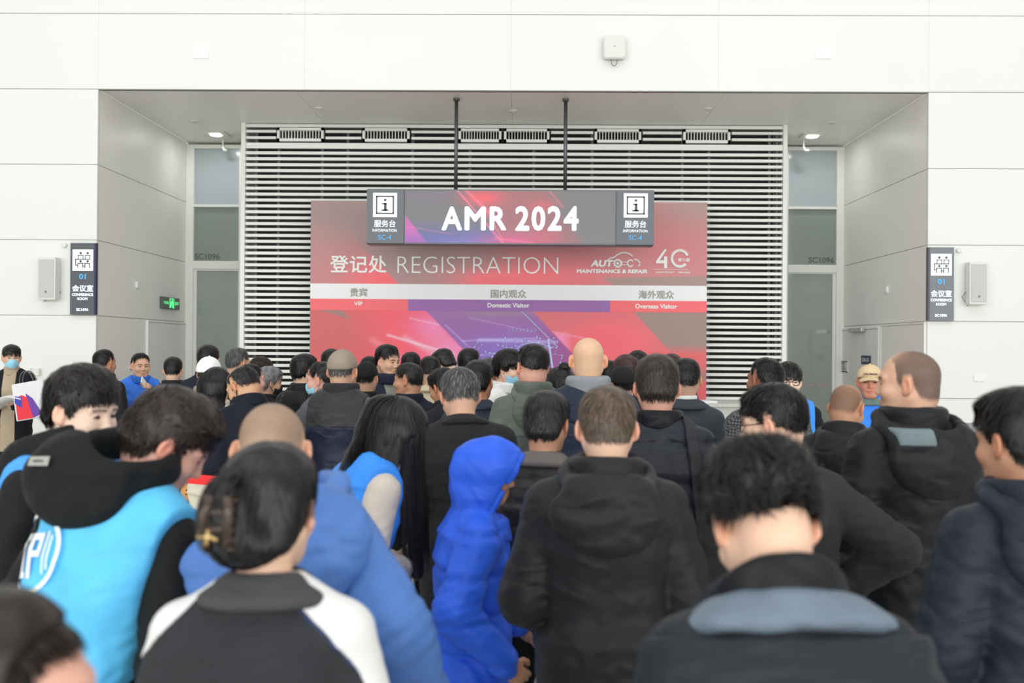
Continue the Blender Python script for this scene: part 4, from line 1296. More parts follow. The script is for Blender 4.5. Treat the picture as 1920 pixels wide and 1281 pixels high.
def wear(ctx, c):
    """a coat, jacket or jumper over the body, with its collar, hood, vest and panels"""
    tw, R, T0, root, near, D = ctx['tw'], ctx['R'], ctx['T0'], ctx['root'], ctx['near'], ctx['D']
    b, L, sx = c.get('b', .015), c.get('L', .14), ctx['sx']
    h = c.get('h', .0085 if D < 2.6 else .0105 if D < 5 else .013)
    m = cloth(c['col'], c.get('kind', 'cloth'))
    bw = b * .55
    ws, es = np.array((.165, .16, .168, .182, .155, .095, .06)) * sx + bw, np.array((.118, .115, .118, .126, .10, .074, .06)) + b * .8
    zs = (0, .12, .22, .34, .43, .49, .53)
    J = [loft(T0, R, zs, ws, es, (0, 0, 0, -.005, -.012, -.014, -.008), k=.04)]
    sk = np.array((.18 + c.get('flare', .01), .175, .168)) * sx + b * .7
    J += [loft(T0, np.eye(3), (-L, -.02, .08), sk, np.array((.128 + c.get('flare', .01), .125, .118)) + b * .8, (0, 0, 0), k=.05)]
    for s in (-1, 1):
        J += [cap(tw(s * .05, -.012, .505), tw(s * .155, -.008, .440), .050 + b * .4, .056 + b * .55, .05)]
        if s in ctx['wr'] and not c.get('sleeveless'):
            sh, e, w, a, n, t = ctx['wr'][s]
            J += [cap(sh, e, .062 + b * .6, .053 + b * .75, .014), cap(e, w - a * .012, .053 + b * .75, .038 + b * .65, .02)]
    sleeves = [x for x in J[-6:]]
    wa, wb, wc = wrinkles(ctx['seed'], c.get('wr', .006) * 1.25, c.get('wf', 15.) * .8, (1, 1, 1.7)), wrinkles(ctx['seed'] + 1, c.get('wr', .006) * .6, 30., (.8, .8, 1.8)), wrinkles(ctx['seed'] + 2, 1.0, 5., (1, 1, 1), False)
    armsegs = [(q_[0], q_[1], q_[2]) for q_ in ctx['wr'].values()] if not c.get('sleeveless') else []
    def w1(P):
        v = wa(P) * (.55 + .6 * wc(P)) + wb(P) * (.6 - .5 * wc(P))
        for sh, e, w in armsegs:        # creases gather at the bend of every sleeve
            de = np.sqrt(((P - e) ** 2).sum(-1)); t_ = (P - e) @ unit(w - sh)
            v = v + .0045 * np.exp(-(de / .10) ** 2) * np.sin(t_ * 170 + 25 * (P @ A3(.6, .5, .2)))
        return v
    pf = c.get('puff')
    cutz = A3(0, 0, 1)
    nb = ctx['nb']; Rn = ctx['Rn']
    def post(P, d):
        d = d + w1(P)
        if pf:
            ql = (P - T0) @ R
            zz = np.abs(((ql[..., 2] / pf) % 1) - .5)
            d = d + .010 * np.exp(-((.5 - zz) * pf / .014) ** 2)
        # neck opening
        qn = (P - nb) @ Rn
        d = smax(d, -(np.sqrt((qn[..., 0] / .062) ** 2 + ((qn[..., 1] - .01) / .066) ** 2) - 1) * .06 - np.where(qn[..., 2] > -.04, 0, 1), .012)
        return d
    jk = link('jacket' if c.get('kind') != 'knit' else 'sweater', raw_mesh('jacket', *surfnets(J, *bounds(J, .04), h, post), True), m, root, world=False)
    ctx['jacket'], ctx['J'], ctx['jpost'] = jk, J, post
    def shell(name, region, off, mm, parent=jk, hh=None, base=None, wrk=True):
        """a piece of cloth lying on the coat where region(P) < 0"""
        bp = J if base is None else base
        def po(P, d):
            d = d + (w1(P) if wrk else 0) - off
            if base is None:
                qn = (P - nb) @ Rn
                d = smax(d, -(np.sqrt((qn[..., 0] / .064) ** 2 + ((qn[..., 1] - .01) / .068) ** 2) - 1) * .06 - np.where(qn[..., 2] > -.04, 0, 1), .01)
            return smax(d, region(P, (P - T0) @ R), .006)
        V, F = surfnets(bp, *bounds(bp, .06), hh or h * .8, po)
        if len(V) == 0: return None
        return link(name, raw_mesh(name, V, F, True), mm, parent, world=False)
    ctx['shell'] = shell
    if c.get('vest'):
        v = c['vest']
        VB = [x for x in J[:2]] + [J[2], J[3] if c.get('sleeveless') else J[2]]
        VB = [J[0], J[1], cap(tw(-.055, -.012, .505), tw(-.14, -.01, .45), .055 + b * .6, .06 + b, .05), cap(tw(.055, -.012, .505), tw(.14, -.01, .45), .055 + b * .6, .06 + b, .05)]
        def reg(P, q):
            arm = np.maximum(np.abs(q[..., 0]) - (.168 * sx + b * .5) , -.3)
            return np.maximum(arm, np.where(q[..., 2] > .2, -1, arm * 0 - .02 + 0 * q[..., 2]))
        vs_ = shell('vest', reg, .012, cloth(v, 'shell', 1.3), root, h, VB)
        ctx['vest'] = vs_; ctx['VB'] = VB
    col = c.get('collar', 'stand')
    mc = cloth(c.get('ccol', c['col']), c.get('ckind', c.get('kind', 'cloth')))
    hh = .0065 if near else .009
    if col == 'stand':
        K = [ring(nb + Rn @ A3(0, .004, .022 + c.get('cz', 0)), Rn, .074 + c.get('cr', 0) + b * .4, .078 + b * .4, .011 + b * .3, .024 + c.get('ch', 0))]
        link('collar', raw_mesh('collar', *surfnets(K, *bounds(K), hh, lambda P, d: d + .4 * w1(P)), True), mc, jk, world=False)
    elif col == 'fold':
        K = [loft(nb, Rn, (-.02, .004, .022, .05), (.136, .124, .098, .078), (.128, .116, .096, .078), (-.014, -.012, -.008, -.004), k=.01)]
        def pc(P, d):
            q = (P - nb) @ Rn
            rr = np.sqrt((q[..., 0] / .062) ** 2 + ((q[..., 1]) / .064) ** 2)
            d = smax(d, -(rr - 1) * .06, .008)
            return smax(d, (q[..., 1] - .03 - .6 * np.abs(q[..., 0])) if not c.get('closed') else d - 1, .01) + .3 * w1(P)
        link('collar', raw_mesh('collar', *surfnets(K, *bounds(K), hh, pc), True), mc, jk, world=False)
    elif col == 'turtle':
        K = [ring(nb + Rn @ A3(0, .006, .02), Rn, .064, .068, .010, .042)]
        link('collar', raw_mesh('collar', *surfnets(K, *bounds(K), hh), True), mc, jk, world=False)
    hd = c.get('hood')
    if hd == 'down':
        g = c.get('hs', 1.0)
        Rk = R @ RX(.35)
        up = c.get('hup', 0.0); ox = c.get('hdx', 0.0)
        c0 = tw(ox, -.10 - b * .7, .425 + up)
        K = [ell(c0, (.15 * g, .058 * g, .115 * g), R @ RX(-.12), .03), ring(tw(ox * .5, -.028, .512 + up * .85), R @ RX(.38), .108 * g, .106 * g, .030 * g, .014, .035),
             ell(tw(ox * .3, -.05, .56 + up * .85), (.088 * g, .085 * g, .07), R @ RX(.3), .02, 's')]
        def ph(P, d):
            q = (P - nb) @ Rn
            d = smax(d, q[..., 1] - .03 - .3 * q[..., 2], .02)
            return smax(d, -(np.sqrt((q[..., 0] / .064) ** 2 + (q[..., 1] / .066) ** 2) - 1) * .06, .015) + 1.2 * w1(P)
        ho = link('hood', raw_mesh('hood', *surfnets(K, *bounds(K, .04), .0075 if near else .01, ph), True), cloth(c.get('hcol', c['col']), c.get('kind', 'cloth')), jk, world=False)
        ctx['hood'], ctx['HK'] = ho, K
    elif hd == 'up':
        Rh, hc = ctx['Rh'], ctx['hc']
        K = [ell(hc + Rh @ A3(0, -.012, .010), (.110, .150, .142), Rh, .03), ell(hc + Rh @ A3(0, .05, .03), (.098, .11, .09), Rh, .04),
             loft(nb, Rn, (-.10, -.04, .02, .09), (.175, .14, .108, .098), (.155, .13, .112, .112), (-.012, -.006, .004, .004), k=.06),
             ell(hc + Rh @ A3(0, .075, -.035), (.074, .105, .112), Rh, .02, 's')]
        def pu(P, d):
            q = (P - hc) @ Rh
            d = smax(d, np.where(q[..., 2] > -.16, q[..., 1] - (.088 + .42 * (q[..., 2] + .03)), -1), .012)
            rim = np.abs(q[..., 1] - (.060 + .42 * (q[..., 2] + .03)))
            return d + .9 * w1(P) + .004 * np.exp(-(rim / .006) ** 2)
        ho = link('hood', raw_mesh('hood', *surfnets(K, *bounds(K), .0065, pu), True), m, jk, world=False)
        ctx['hoodtop'] = (hc + Rh @ A3(0, -.012, .152))[2]
        ctx['hood'], ctx['HK'] = ho, K

def put_mask(ctx, m):
    Rh, hc, root = ctx['Rh'], ctx['hc'], ctx['root']
    K = [ell((0, .022, -.052), (.070, .084, .078)), ell((0, .09, -.04), (.02, .022, .03), k=.03)]
    def po(P, d):
        z = P[..., 2]
        d = d + .0016 * np.sin(z * 420)
        return smax(smax(d, .022 - P[..., 1] + .1 * np.abs(P[..., 0]), .004), np.maximum(z + .012, -.112 - z), .004)
    V, F = surfnets(K, *bounds(K), .0045, po)
    o = link('mask', raw_mesh('mask', hc + V @ Rh.T, F, True), m, root, world=False)
    mb = MB()
    for s in (-1, 1):
        for z0, z1 in ((-.022, .018), (-.098, -.035)):
            mb.tube([hc + Rh @ A3(s * .062, .03, z0), hc + Rh @ A3(s * .078, .014, (z0 + z1) / 2), hc + Rh @ A3(s * .084, -.016, z1)], .0016 if ctx['D'] < 4 else .0026, 6)
    mb.build('ear_loop', M_WHITE if m is M_MASK else M_BLACK, o, world=False)

def put_glasses(ctx, thick=None):
    Rh, hc, root = ctx['Rh'], ctx['hc'], ctx['root']
    r = thick or (.0016 if ctx['D'] < 4 else .0026)
    X = lambda x, y, z: hc + Rh @ A3(x, y, z)
    mb = MB()
    for s in (-1, 1):
        mb.tube([X(s * (.034 + .025 * math.cos(q)), .098 - .006 * abs(math.cos(q)), -.002 + .019 * math.sin(q)) for q in np.linspace(0, 2 * math.pi, 21)[:-1]], r, 6, closed=True)
        mb.tube([X(s * .058, .092, .004), X(s * .074, .055, .006), X(s * .081, .0, .008), X(s * .083, -.02, -.006)], r, 6)
    mb.tube([X(-.01, .099, .002), X(0, .102, .005), X(.01, .099, .002)], r, 6)
    mb.build('glasses', M_GLASSES, root, world=False)

def put_cap(ctx, c):
    Rh, hc, root = ctx['Rh'], ctx['hc'], ctx['root']
    rgb, kind = c['col'], c.get('kind', 'peak')
    K = [ell((0, -.012, .032), (.093, .113, .099))]
    if kind == 'beanie': K = [ell((0, -.012, .03), (.09, .11, .104))]
    def po(P, d):
        zl = .026 + (.018 if kind == 'peak' else .022) * np.clip(P[..., 1] / .1, -1, 1)
        d = d + .0018 * np.exp(-(P[..., 0] / .003) ** 2)
        return smax(d, zl - P[..., 2], .006)
    V, F = surfnets(K, *bounds(K), .005 if ctx['D'] < 5 else .006, po)
    o = link('cap', raw_mesh('cap', hc + V @ Rh.T, F, True), cloth(rgb), root, world=False)
    if kind == 'peak':
        def pb(P):
            surf = P[..., 2] - (.045 - 6. * P[..., 0] ** 2 - .22 * (P[..., 1] - .08))
            e = np.sqrt((P[..., 0] / .078) ** 2 + ((P[..., 1] - .085) / .085) ** 2) - 1
            return smax(smax(np.abs(surf) - .0045, e * .074, .003), .055 - P[..., 1], .003)
        V, F = surfnets([Prim((0, .11, .03), .13, pb)], (-.1, .03, -.04), (.1, .2, .08), .0042)
        if len(V): link('peak', raw_mesh('peak', hc + V @ Rh.T, F, True), cloth(rgb), o, world=False)
    mb = MB(); mb.tube([hc + Rh @ A3(0, -.012, .135 if kind != 'beanie' else .137) + Rh @ A3(0, 0, q) for q in (-.004, .002)], .007, 10)
    mb.build('button', cloth(rgb), o, world=False)
    if c.get('text'):
        V, F = text_geo(c['text'], .03)
        w = V[:, 0].max(); ang = (.5 - V[:, 0] / w) * 1.15
        hgt = .052 + V[:, 1] / V[:, 1].max() * .016 + .004 * np.cos(ang * 2)
        rr = np.sqrt(np.maximum(1 - ((hgt - .032) / .099) ** 2, .05)) * 1.025
        P = np.stack([np.sin(ang) * .094 * rr, -.012 + np.cos(ang) * .1135 * rr, hgt], 1)
        link('lettering', raw_mesh('lettering', hc + P @ Rh.T, F), cloth((60, 48, 44)), o, world=False)

def press(ctx, name, V2, F, origin, u, v, d, m, parent, prims=None, off=.004, wr=True):
    """lay a flat outline onto cloth: points slide along d until they meet the surface"""
    prims = prims or ctx['J']
    P = np.asarray(origin, float) + np.outer(V2[:, 0], u) + np.outer(V2[:, 1], v)
    d = unit(d)
    post = ctx['jpost']
    for _ in range(14):
        dist = evalq(prims, P, .3)
        if wr and prims is ctx['J']: dist = post(P[:, None, :], dist[:, None])[:, 0]
        P = P + d * ((dist - off) * .8)[:, None]
    return link(name, raw_mesh(name, P, F), m, parent, world=False)
def dense(V2, F, cut=.01):
    """split an outline finely enough to bend with cloth"""
    bm = bmesh.new()
    vs_ = [bm.verts.new((x, y, 0)) for x, y in V2]
    for f in F:
        try: bm.faces.new([vs_[i] for i in f])
        except ValueError: pass
    bmesh.ops.triangulate(bm, faces=bm.faces)
    for _ in range(5):
        e = [q for q in bm.edges if q.calc_length() > cut]
        if not e: break
        bmesh.ops.subdivide_edges(bm, edges=e, cuts=1)
        bmesh.ops.triangulate(bm, faces=[f for f in bm.faces if len(f.verts) > 3])
    bm.verts.index_update()
    V = np.array([q.co[:2] for q in bm.verts]); Fo = [[q.index for q in f.verts] for f in bm.faces]
    bm.free()
    return V, Fo
def slap_text(ctx, body, size_w, size_h, origin, u, v, d, m, parent, prims=None, bold=.03, off=.004):
    V, F = text_geo(body, bold)
    V = V / V.max(0) * (size_w, size_h) - np.array((size_w, size_h)) / 2
    V, F = dense(V, F, max(size_w / 12, .008))
    return press(ctx, 'lettering', V, F, origin, u, v, d, m, parent, prims, off)
# ------------------------------------------------------------------ the crowd
def gear_text(side_, body, w, h, z, x, rgb=(235, 240, 242), surf='VB', off=.016, rot=0.0, bold=.03):
    """lettering printed on the back (side_=-1) or chest (+1)"""
    def f(ctx):
        tw, R = ctx['tw'], ctx['R']
        u = R @ A3(-side_ * math.cos(rot), 0, math.sin(rot)); v = R @ A3(side_ * math.sin(rot) , 0, math.cos(rot))
        par = ctx.get('vest') if surf == 'VB' and ctx.get('vest') is not None else ctx['jacket']
        slap_text(ctx, body, w, h, tw(x, side_ * .3, z), u, v, R @ A3(0, -side_, 0), mat('print_%d_%d_%d' % rgb, rgb, rough=.6, gain=1.1), par, ctx[surf] if surf in ctx else None, bold, off)
    return f
def chain(*fs):
    def f(ctx):
        for q in fs: q(ctx)
    return f

def round_badge(ctx):
    """white oval ring with bars on the back of the blue vest"""
    tw, R = ctx['tw'], ctx['R']
    o = tw(-.125, -.3, .335); u = R @ A3(.96, 0, .28); v = R @ A3(-.28, 0, .96); d = R @ A3(0, 1, 0)
    m = mat('print_235_240_242', (235, 240, 242), rough=.6, gain=1.1)
    polys = []
    n = 40
    ring_ = []
    for k in range(n):
        a0, a1 = 2 * math.pi * k / n, 2 * math.pi * (k + 1) / n
        polys.append([(r * c(a)) for a, r in ((a0, .092), (a1, .092), (a1, .104), (a0, .104)) for c in (math.cos, math.sin)])
    polys = [[(p[i], p[i + 1] * .94) for i in range(0, 8, 2)] for p in polys]
    for x0, x1, y0, y1 in ((-.066, -.02, .03, .046), (-.055, -.032, -.045, .03), (-.066, -.02, -.06, -.045), (-.01, .008, -.06, .046), (.008, .04, .03, .046), (.008, .034, -.01, .004), (.03, .042, -.01, .046),
                           (.052, .058, -.05, .05), (.066, .072, -.04, .04)):
        polys.append([(x0, y0), (x1, y0), (x1, y1), (x0, y1)])
    V, F = [], []
    for p in polys:
        F.append(list(range(len(V), len(V) + 4))); V += p
    V, F = dense(np.array(V), F, .012)
    press(ctx, 'emblem', V, F, o, u, v, d, m, ctx['vest'], ctx['VB'], .016)

def chest_badge(ctx):
    tw, R = ctx['tw'], ctx['R']
    V, F = [], []
    for k in range(16):
        a0, a1 = 2 * math.pi * k / 16, 2 * math.pi * (k + 1) / 16
        F.append(list(range(len(V), len(V) + 4))); V += [(.026 * math.cos(a0), .026 * math.sin(a0)), (.026 * math.cos(a1), .026 * math.sin(a1)), (.032 * math.cos(a1), .032 * math.sin(a1)), (.032 * math.cos(a0), .032 * math.sin(a0))]
    for x0, x1, y0, y1 in ((-.018, -.006, -.014, .014), (0, .012, -.014, .014), (-.05, .05, -.062, -.052)):
        F.append(list(range(len(V), len(V) + 4))); V += [(x0, y0), (x1, y0), (x1, y1), (x0, y1)]
    press(ctx, 'emblem', np.array(V), F, tw(-.085, .3, .27), R @ A3(-1, 0, 0), R @ A3(0, 0, 1), R @ A3(0, -1, 0), mat('print_235_240_242', (235, 240, 242), rough=.6, gain=1.1), ctx['vest'], ctx['VB'], .017)

def vest_trim(ctx):
    """white reflective piping down both sides of the vest"""
    for s in (-1, 1):
        ctx['shell']('piping', lambda P, q, s=s: np.maximum(np.abs(q[..., 0] - s * .155) - .006, np.maximum(.02 - q[..., 2], q[..., 2] - .44)), .016, M_LETTERW, ctx['vest'], .009, ctx['VB'])
def zipline(z0=.0, z1=.47, col=(120, 122, 126), x=0):
    def f(ctx):
        ctx['shell']('zip', lambda P, q: np.maximum(np.maximum(np.abs(q[..., 0] - x) - .008, -q[..., 1]), np.maximum(z0 - q[..., 2], q[..., 2] - z1)), .005, cloth(col))
    return f
def band(name, col, fn, off=.004, kind='cloth', hh=None):
    def f(ctx): ctx['shell'](name, fn, off, cloth(col, kind), hh=hh)
    return f
def knot(at_, r):   # extra hair masses in the head's own frame
    return lambda tw, hc, Rh: moved(ell(at_, r, k=.02), Rh, hc)
def lockh(a, b, ra, rb, k=.03):
    return lambda tw, hc, Rh: moved(cap(a, b, ra, rb, k), Rh, hc)
def fall(x, y, z0, z1, ra, rb, dx=0, dy=0):   # hair that hangs straight down from beside the head
    def f(tw, hc, Rh):
        p = hc + Rh @ A3(x, y, z0)
        return cap(p, p + A3(dx, dy, z1 - z0), ra, rb, .04)
    return f
BLUEV = (52, 128, 216)
SKYV = (84, 172, 236)

# --- nearest row
def bun_clip(ctx):
    """dark tortoiseshell claw clip holding the twisted bun"""
    hc, Rh = ctx['hc'], ctx['Rh']
    mb = MB()
    X = lambda *p: hc + Rh @ A3(*p)
    for s in (-1, 1):
        mb.tube([X(-.028 + s * .018, -.170, .03), X(-.03 + s * .024, -.172, .0), X(-.032 + s * .024, -.170, -.035), X(-.034 + s * .018, -.15, -.07)], .010, 8)
        for k in range(6):
            z = .025 - k * .018
            mb.tube([X(-.03 + s * .022, -.170, z), X(-.03 + s * .034, -.155, z - .003), X(-.03 + s * .034, -.138, z - .006)], .0035, 6)
    mb.tube([X(-.05, -.172, .0), X(-.012, -.172, .0)], .007, 8); mb.tube([X(-.052, -.170, -.03), X(-.012, -.170, -.03)], .007, 8)
    cl = mb.build('hair_clip', mat('tortoiseshell', (66, 52, 44), rough=.25, noise=.5, nscale=60), ctx['root'], smooth=True, world=False)
    mb = MB(); mb.tube([X(-.066, -.170, -.046), X(-.046, -.172, -.042), X(-.026, -.168, -.05)], .005, 6); mb.tube([X(-.044, -.172, -.03), X(-.046, -.174, -.06)], .005, 6)
    mb.build('clip_ornament', mat('gilt_ornament', (206, 176, 120), rough=.35, metal=.6), cl, smooth=True, world=False)
def bun_panels(ctx):
    w = mat('cloth_white_panel', linear=(.82, .83, .82), rough=.7)
    zin = lambda x: np.interp(x, [.05, .085, .13, .185, .22, .25, .3], [.53, .492, .448, .385, .31, .22, -.1])
    def fn(s, grow=0.0, band=False):
        def f(P, q):
            x = s * q[..., 0] - (.05 if s < 0 else 0)
            d = (zin(x) - grow - q[..., 2]) * .8
            if band: d = np.maximum(d, q[..., 2] - zin(x))
            return np.maximum(np.maximum(d, .038 - x), q[..., 1] - .045)
        return f
    for s in (-1, 1): ctx['shell']('shoulder_panel', fn(s), .004, w, hh=.006)
    ctx['shell']('piping', fn(1, .006, True), .005, cloth((60, 84, 150)), hh=.005)
person(1, 'person with sleek dark hair in a bun held by a claw clip, grey collar', 510, 828, 1.78, yaw=4, lean=6, hy=-14, hp=6, skin='fair', fem=True, hx=.005, arms=('front', 'front'),
       hair=dict(top=.024, side=.013, back=.022, nape=-.085, edge=-.02, fade=.014, locks=[knot((-.03, -.122, -.012), (.034, .042, .062)), knot((-.012, -.1, -.062), (.05, .042, .036))], long=.22, w=.0018, curl=.03, lift=.001),
       hc=(34, 32, 33), strands=3200, coat=dict(col=(58, 60, 64), b=.012, collar='fold', closed=True, ccol=(92, 92, 94), ckind='knit', wr=.004), extra=chain(bun_panels, bun_clip), sx=.92)
def yoke_band(ctx):
    nb, Rn = ctx['nb'], ctx['Rn']
    K = [loft(nb, Rn, (-.05, -.02, .012, .03), (.20, .178, .142, .11), (.125, .12, .108, .09), (-.022, -.02, -.016, -.01), p=2.2, k=.01)]
    w = wrinkles(11, .003, 26)
    link('hood_lining', raw_mesh('hood_lining', *surfnets(K, *bounds(K), .006, lambda P, d: smax(d + w(P), ((P - nb) @ Rn)[..., 1] - .05, .02)), True), cloth((104, 118, 132), 'shell'), ctx['jacket'], world=False)
    K = [ring(nb + Rn @ A3(0, -.002, .045), Rn @ RX(.1), .106, .096, .013, .034)]
    link('outer_collar', raw_mesh('outer_collar', *surfnets(K, *bounds(K), .006, lambda P, d: smax(smax(d + w(P), ((P - nb) @ Rn)[..., 1] - .06, .02), ((P - nb) @ Rn)[..., 2] - .086 + 3.2 * ((P - nb) @ Rn)[..., 0] ** 2, .01)), True), cloth((30, 32, 36), 'shell'), ctx['jacket'], world=False)
    # the hood of the jacket lies over the back below the lining
    ctx['shell']('hood', lambda P, q: np.maximum(np.maximum(.16 + 1.6 * np.abs(q[..., 0]) ** 1.5 - q[..., 2], q[..., 2] - .475), q[..., 1] + .02), .016, cloth((44, 48, 54), 'shell'), hh=.007)
person(2, 'person with thick black hair bowing forward, grey-blue hood lining over black jacket', 1432, 826, 1.66, yaw=3, lean=15, hy=4, hp=33, hx=.005, skin='fair', hw=1.03,
       hair=dict(top=.044, side=.022, back=.024, fade=.07, curl=.4, clump=.009, nape=-.03, edge=.03, w=.002, flow='up', lift=.012), strands=4200,
       coat=dict(col=(44, 48, 54), kind='shell', b=.03, L=.2, collar=None, wr=.008, wf=12, h=.0085), extra=yoke_band, arms=('front', 'front'))
person(3, 'dark brown haired person at the bottom left corner, mostly out of view', 18, 1106, 0.98, yaw=-34, hy=-50, hp=0, skin='pink', fem=True, hx=.005, hc=DKBROWN,
       hair=dict(top=.024, side=.014, back=.024, nape=-.09, edge=-.005, fr=.006, front=.085, over=.002, fade=.02, len=.10, w=.0018, curl=.04), strands=3000,
       coat=dict(col=(40, 42, 46), b=.015, wr=.005), sx=.92)
def volunteer_hood_label(ctx):
    tw, R, hk = ctx['tw'], ctx['R'], ctx['HK']
    V = np.array([(-.038, -.012), (.038, -.012), (.038, .012), (-.038, .012)]); V, F = dense(V, [[0, 1, 2, 3]], .012)
    o = tw(-.15, -.3, .565); u, v, d = R @ A3(.95, 0, .2), R @ A3(-.2, 0, .95), R @ A3(0, 1, -.12)
    press(ctx, 'label_patch', V, F, o, u, v, d, mat('grey_patch', (168, 168, 162), rough=.8), ctx['hood'], hk, .012)
    V, F = text_geo('HIPANDA'[:0] + 'NEPAL', .02); V = V / V.max(0) * (.042, .007) - (.021, .0035)
    press(ctx, 'lettering', V, F, o, u, v, d, M_BLACK, ctx['hood'], hk, .0135)
person(4, 'person in big black hood and sky-blue vest with white emblem, looking at a phone', 322, 727, 2.45, yaw=-20, lean=12, side=11, hy=-52, hp=36, hx=.0048, skin='pink', hc=(46, 38, 35), hair='fluffy', strands=3200,
       hw=.97, coat=dict(col=(30, 33, 34), b=.02, vest=SKYV, hood='down', hs=1.1, hup=.10, hdx=-.085, collar=None, wr=.007, wf=13), arms=('front', ((.27, -.02, .17), (.13, .24, .1))), curl=(.7, .75),
       extra=chain(round_badge, gear_text(-1, 'A F E', .24, .03, .17, -.10, rot=.1), volunteer_hood_label), legs=(38, 40, 46))
def sleeve_text(ctx):
    tw, R = ctx['tw'], ctx['R']
    for body, w, z in (('THE', .045, .30), ('NORTH', .085, .272)):
        slap_text(ctx, body, w, .02, tw(.5, -.07, z), R @ A3(0, 1, 0), R @ A3(0, 0, 1), R @ A3(-1, 0, 0), mat('print_235_240_242', (235, 240, 242), rough=.6, gain=1.1), ctx['jacket'], ctx['J'], .03, .006)
person(5, 'person with dark fringe, black hoodie and blue vest, face turned right and down', 158, 682, 2.85, yaw=-106, lean=4, hy=-4, hp=12, hx=.0045, skin='pale', hc=(30, 26, 25), hair=dict(HS['fringe'], front=.06, fr=.022, curl=.35, clump=.006), strands=2600,
       coat=dict(col=(34, 36, 38), b=.02, vest=(66, 140, 228), hood='down', hs=1.1, hup=.045, collar=None, wr=.006), arms=('front', 'low'), extra=sleeve_text)
person(6, 'person in a light blue hooded jacket with shaved head, seen from behind', 511, 757, 2.28, yaw=-4, lean=9, side=-17, hy=8, hp=20, sx=.93, hx=.005, skin=(200, 166, 140), hair=dict(HS['buzz'], top=.002, side=.002, back=.002, len=.005, w=.0006, fade=.1), strands=0, stub_over=.48,
       coat=dict(col=(82, 122, 190), kind='shell', b=.034, L=.24, hood='down', hs=1.24, hdx=.07, hup=-.005, collar='stand', wr=.009, wf=11, flare=.02), arms=(((.20, .05, .17), (.08, .22, .15)), ((.27, -.09, .19), (.27, .06, -.02))), extra=None)
person(7, 'person in a royal blue puffer jacket with its hood up, facing right', 916, 817, 3.25, yaw=-80, lean=3, hy=-4, hp=8, hx=.005, skin='tan', hw=.98, hair='short', strands=300, fem=True,
       coat=dict(col=(50, 100, 226), kind='down', b=.046, L=.15, hood='up', collar=None, puff=.155, wr=.009, wf=12, flare=.02), arms=('low', ((.285, -.10, .19), (.26, .11, .0))), legs=(30, 30, 34), curl=(.6, .9))
person(8, 'person with thin light brown hair in a large black hooded parka, seen from behind', 1138, 724, 2.86, yaw=-3, lean=5, hy=3, hp=8, hx=.005, skin='fair', hc=(88, 74, 62), hair=dict(top=.018, side=.008, back=.010, fade=.07, stub=.6, w=.0015, curl=.2), strands=3600,
       coat=dict(col=(43, 45, 47), kind='shell', b=.05, L=.34, hood='down', hs=1.12, collar='stand', wr=.008, wf=11, flare=.025), arms=('low', 'low'))
person(9, 'person with black hair and a navy hooded jacket at the right edge', 1908, 725, 2.40, yaw=10, lean=3, hy=18, hp=6, hx=.005, skin='tan', hair=dict(HS['full'], fr=.038), strands=2600,
       coat=dict(col=(42, 50, 64), kind='shell', b=.035, L=.2, hood='down', hs=1.1, collar='stand', wr=.007, wf=12), arms=('front', 'front'))
def hood_lining(ctx):
    ctx['shell']('hood_lining', lambda P, q: np.maximum(np.maximum(.475 - q[..., 2], q[..., 2] - .53), np.maximum(np.abs(q[..., 0] + .10) - .055, q[..., 1] + .03)), .006, cloth((112, 126, 130), 'shell'), ctx['hood'], .006, ctx['HK'], False)
person(10, 'tall person with receding cropped hair, face turned left, grey hood lining', 1702, 656, 3.50, yaw=12, hy=52, hp=2, hx=.005, skin='mid', hc=(44, 42, 42), hw=1.03, jaw=1.15, hair=dict(top=.004, side=.002, back=.004, fade=.022, edge=.016, stub=.62, front=.085, bald=(0, .06, .1, .05, .05, .04), len=.006, w=.0006), strands=0, stub_over=.8,
       coat=dict(col=(34, 37, 40), kind='shell', b=.045, L=.3, hood='down', hs=1.22, collar='stand', ch=.01, wr=.008, wf=12), arms=('front', 'pocket'),
       extra=hood_lining)
def fur_collar(ctx):
    nb, Rn = ctx['nb'], ctx['Rn']
    K = [ring(nb + Rn @ A3(0, -.005, .05), Rn, .080, .082, .019, .012)]
    w = wrinkles(3, .005, 90, (1, 1, 1), False)
    link('fur_trim', raw_mesh('fur_trim', *surfnets(K, *bounds(K), .006, lambda P, d: d + w(P)), True), cloth((128, 106, 90), 'knit'), ctx['jacket'], world=False)
person(11, 'person in charcoal jacket with brown fur collar, glasses and one elbow out', 1446, 718, 3.15, yaw=10, lean=4, hy=58, hp=6, hx=.005, skin='fair', hair=dict(top=.03, side=-.002, back=.016, edge=.052, nape=-.03, fade=.03, curl=.3, stub=.55), strands=2800, glasses=True, hw=1.04, jaw=1.1,
       coat=dict(col=(56, 58, 60), b=.035, L=.3, collar=None, wr=.007, wf=12), arms=('front', 'akimbo'), extra=fur_collar)
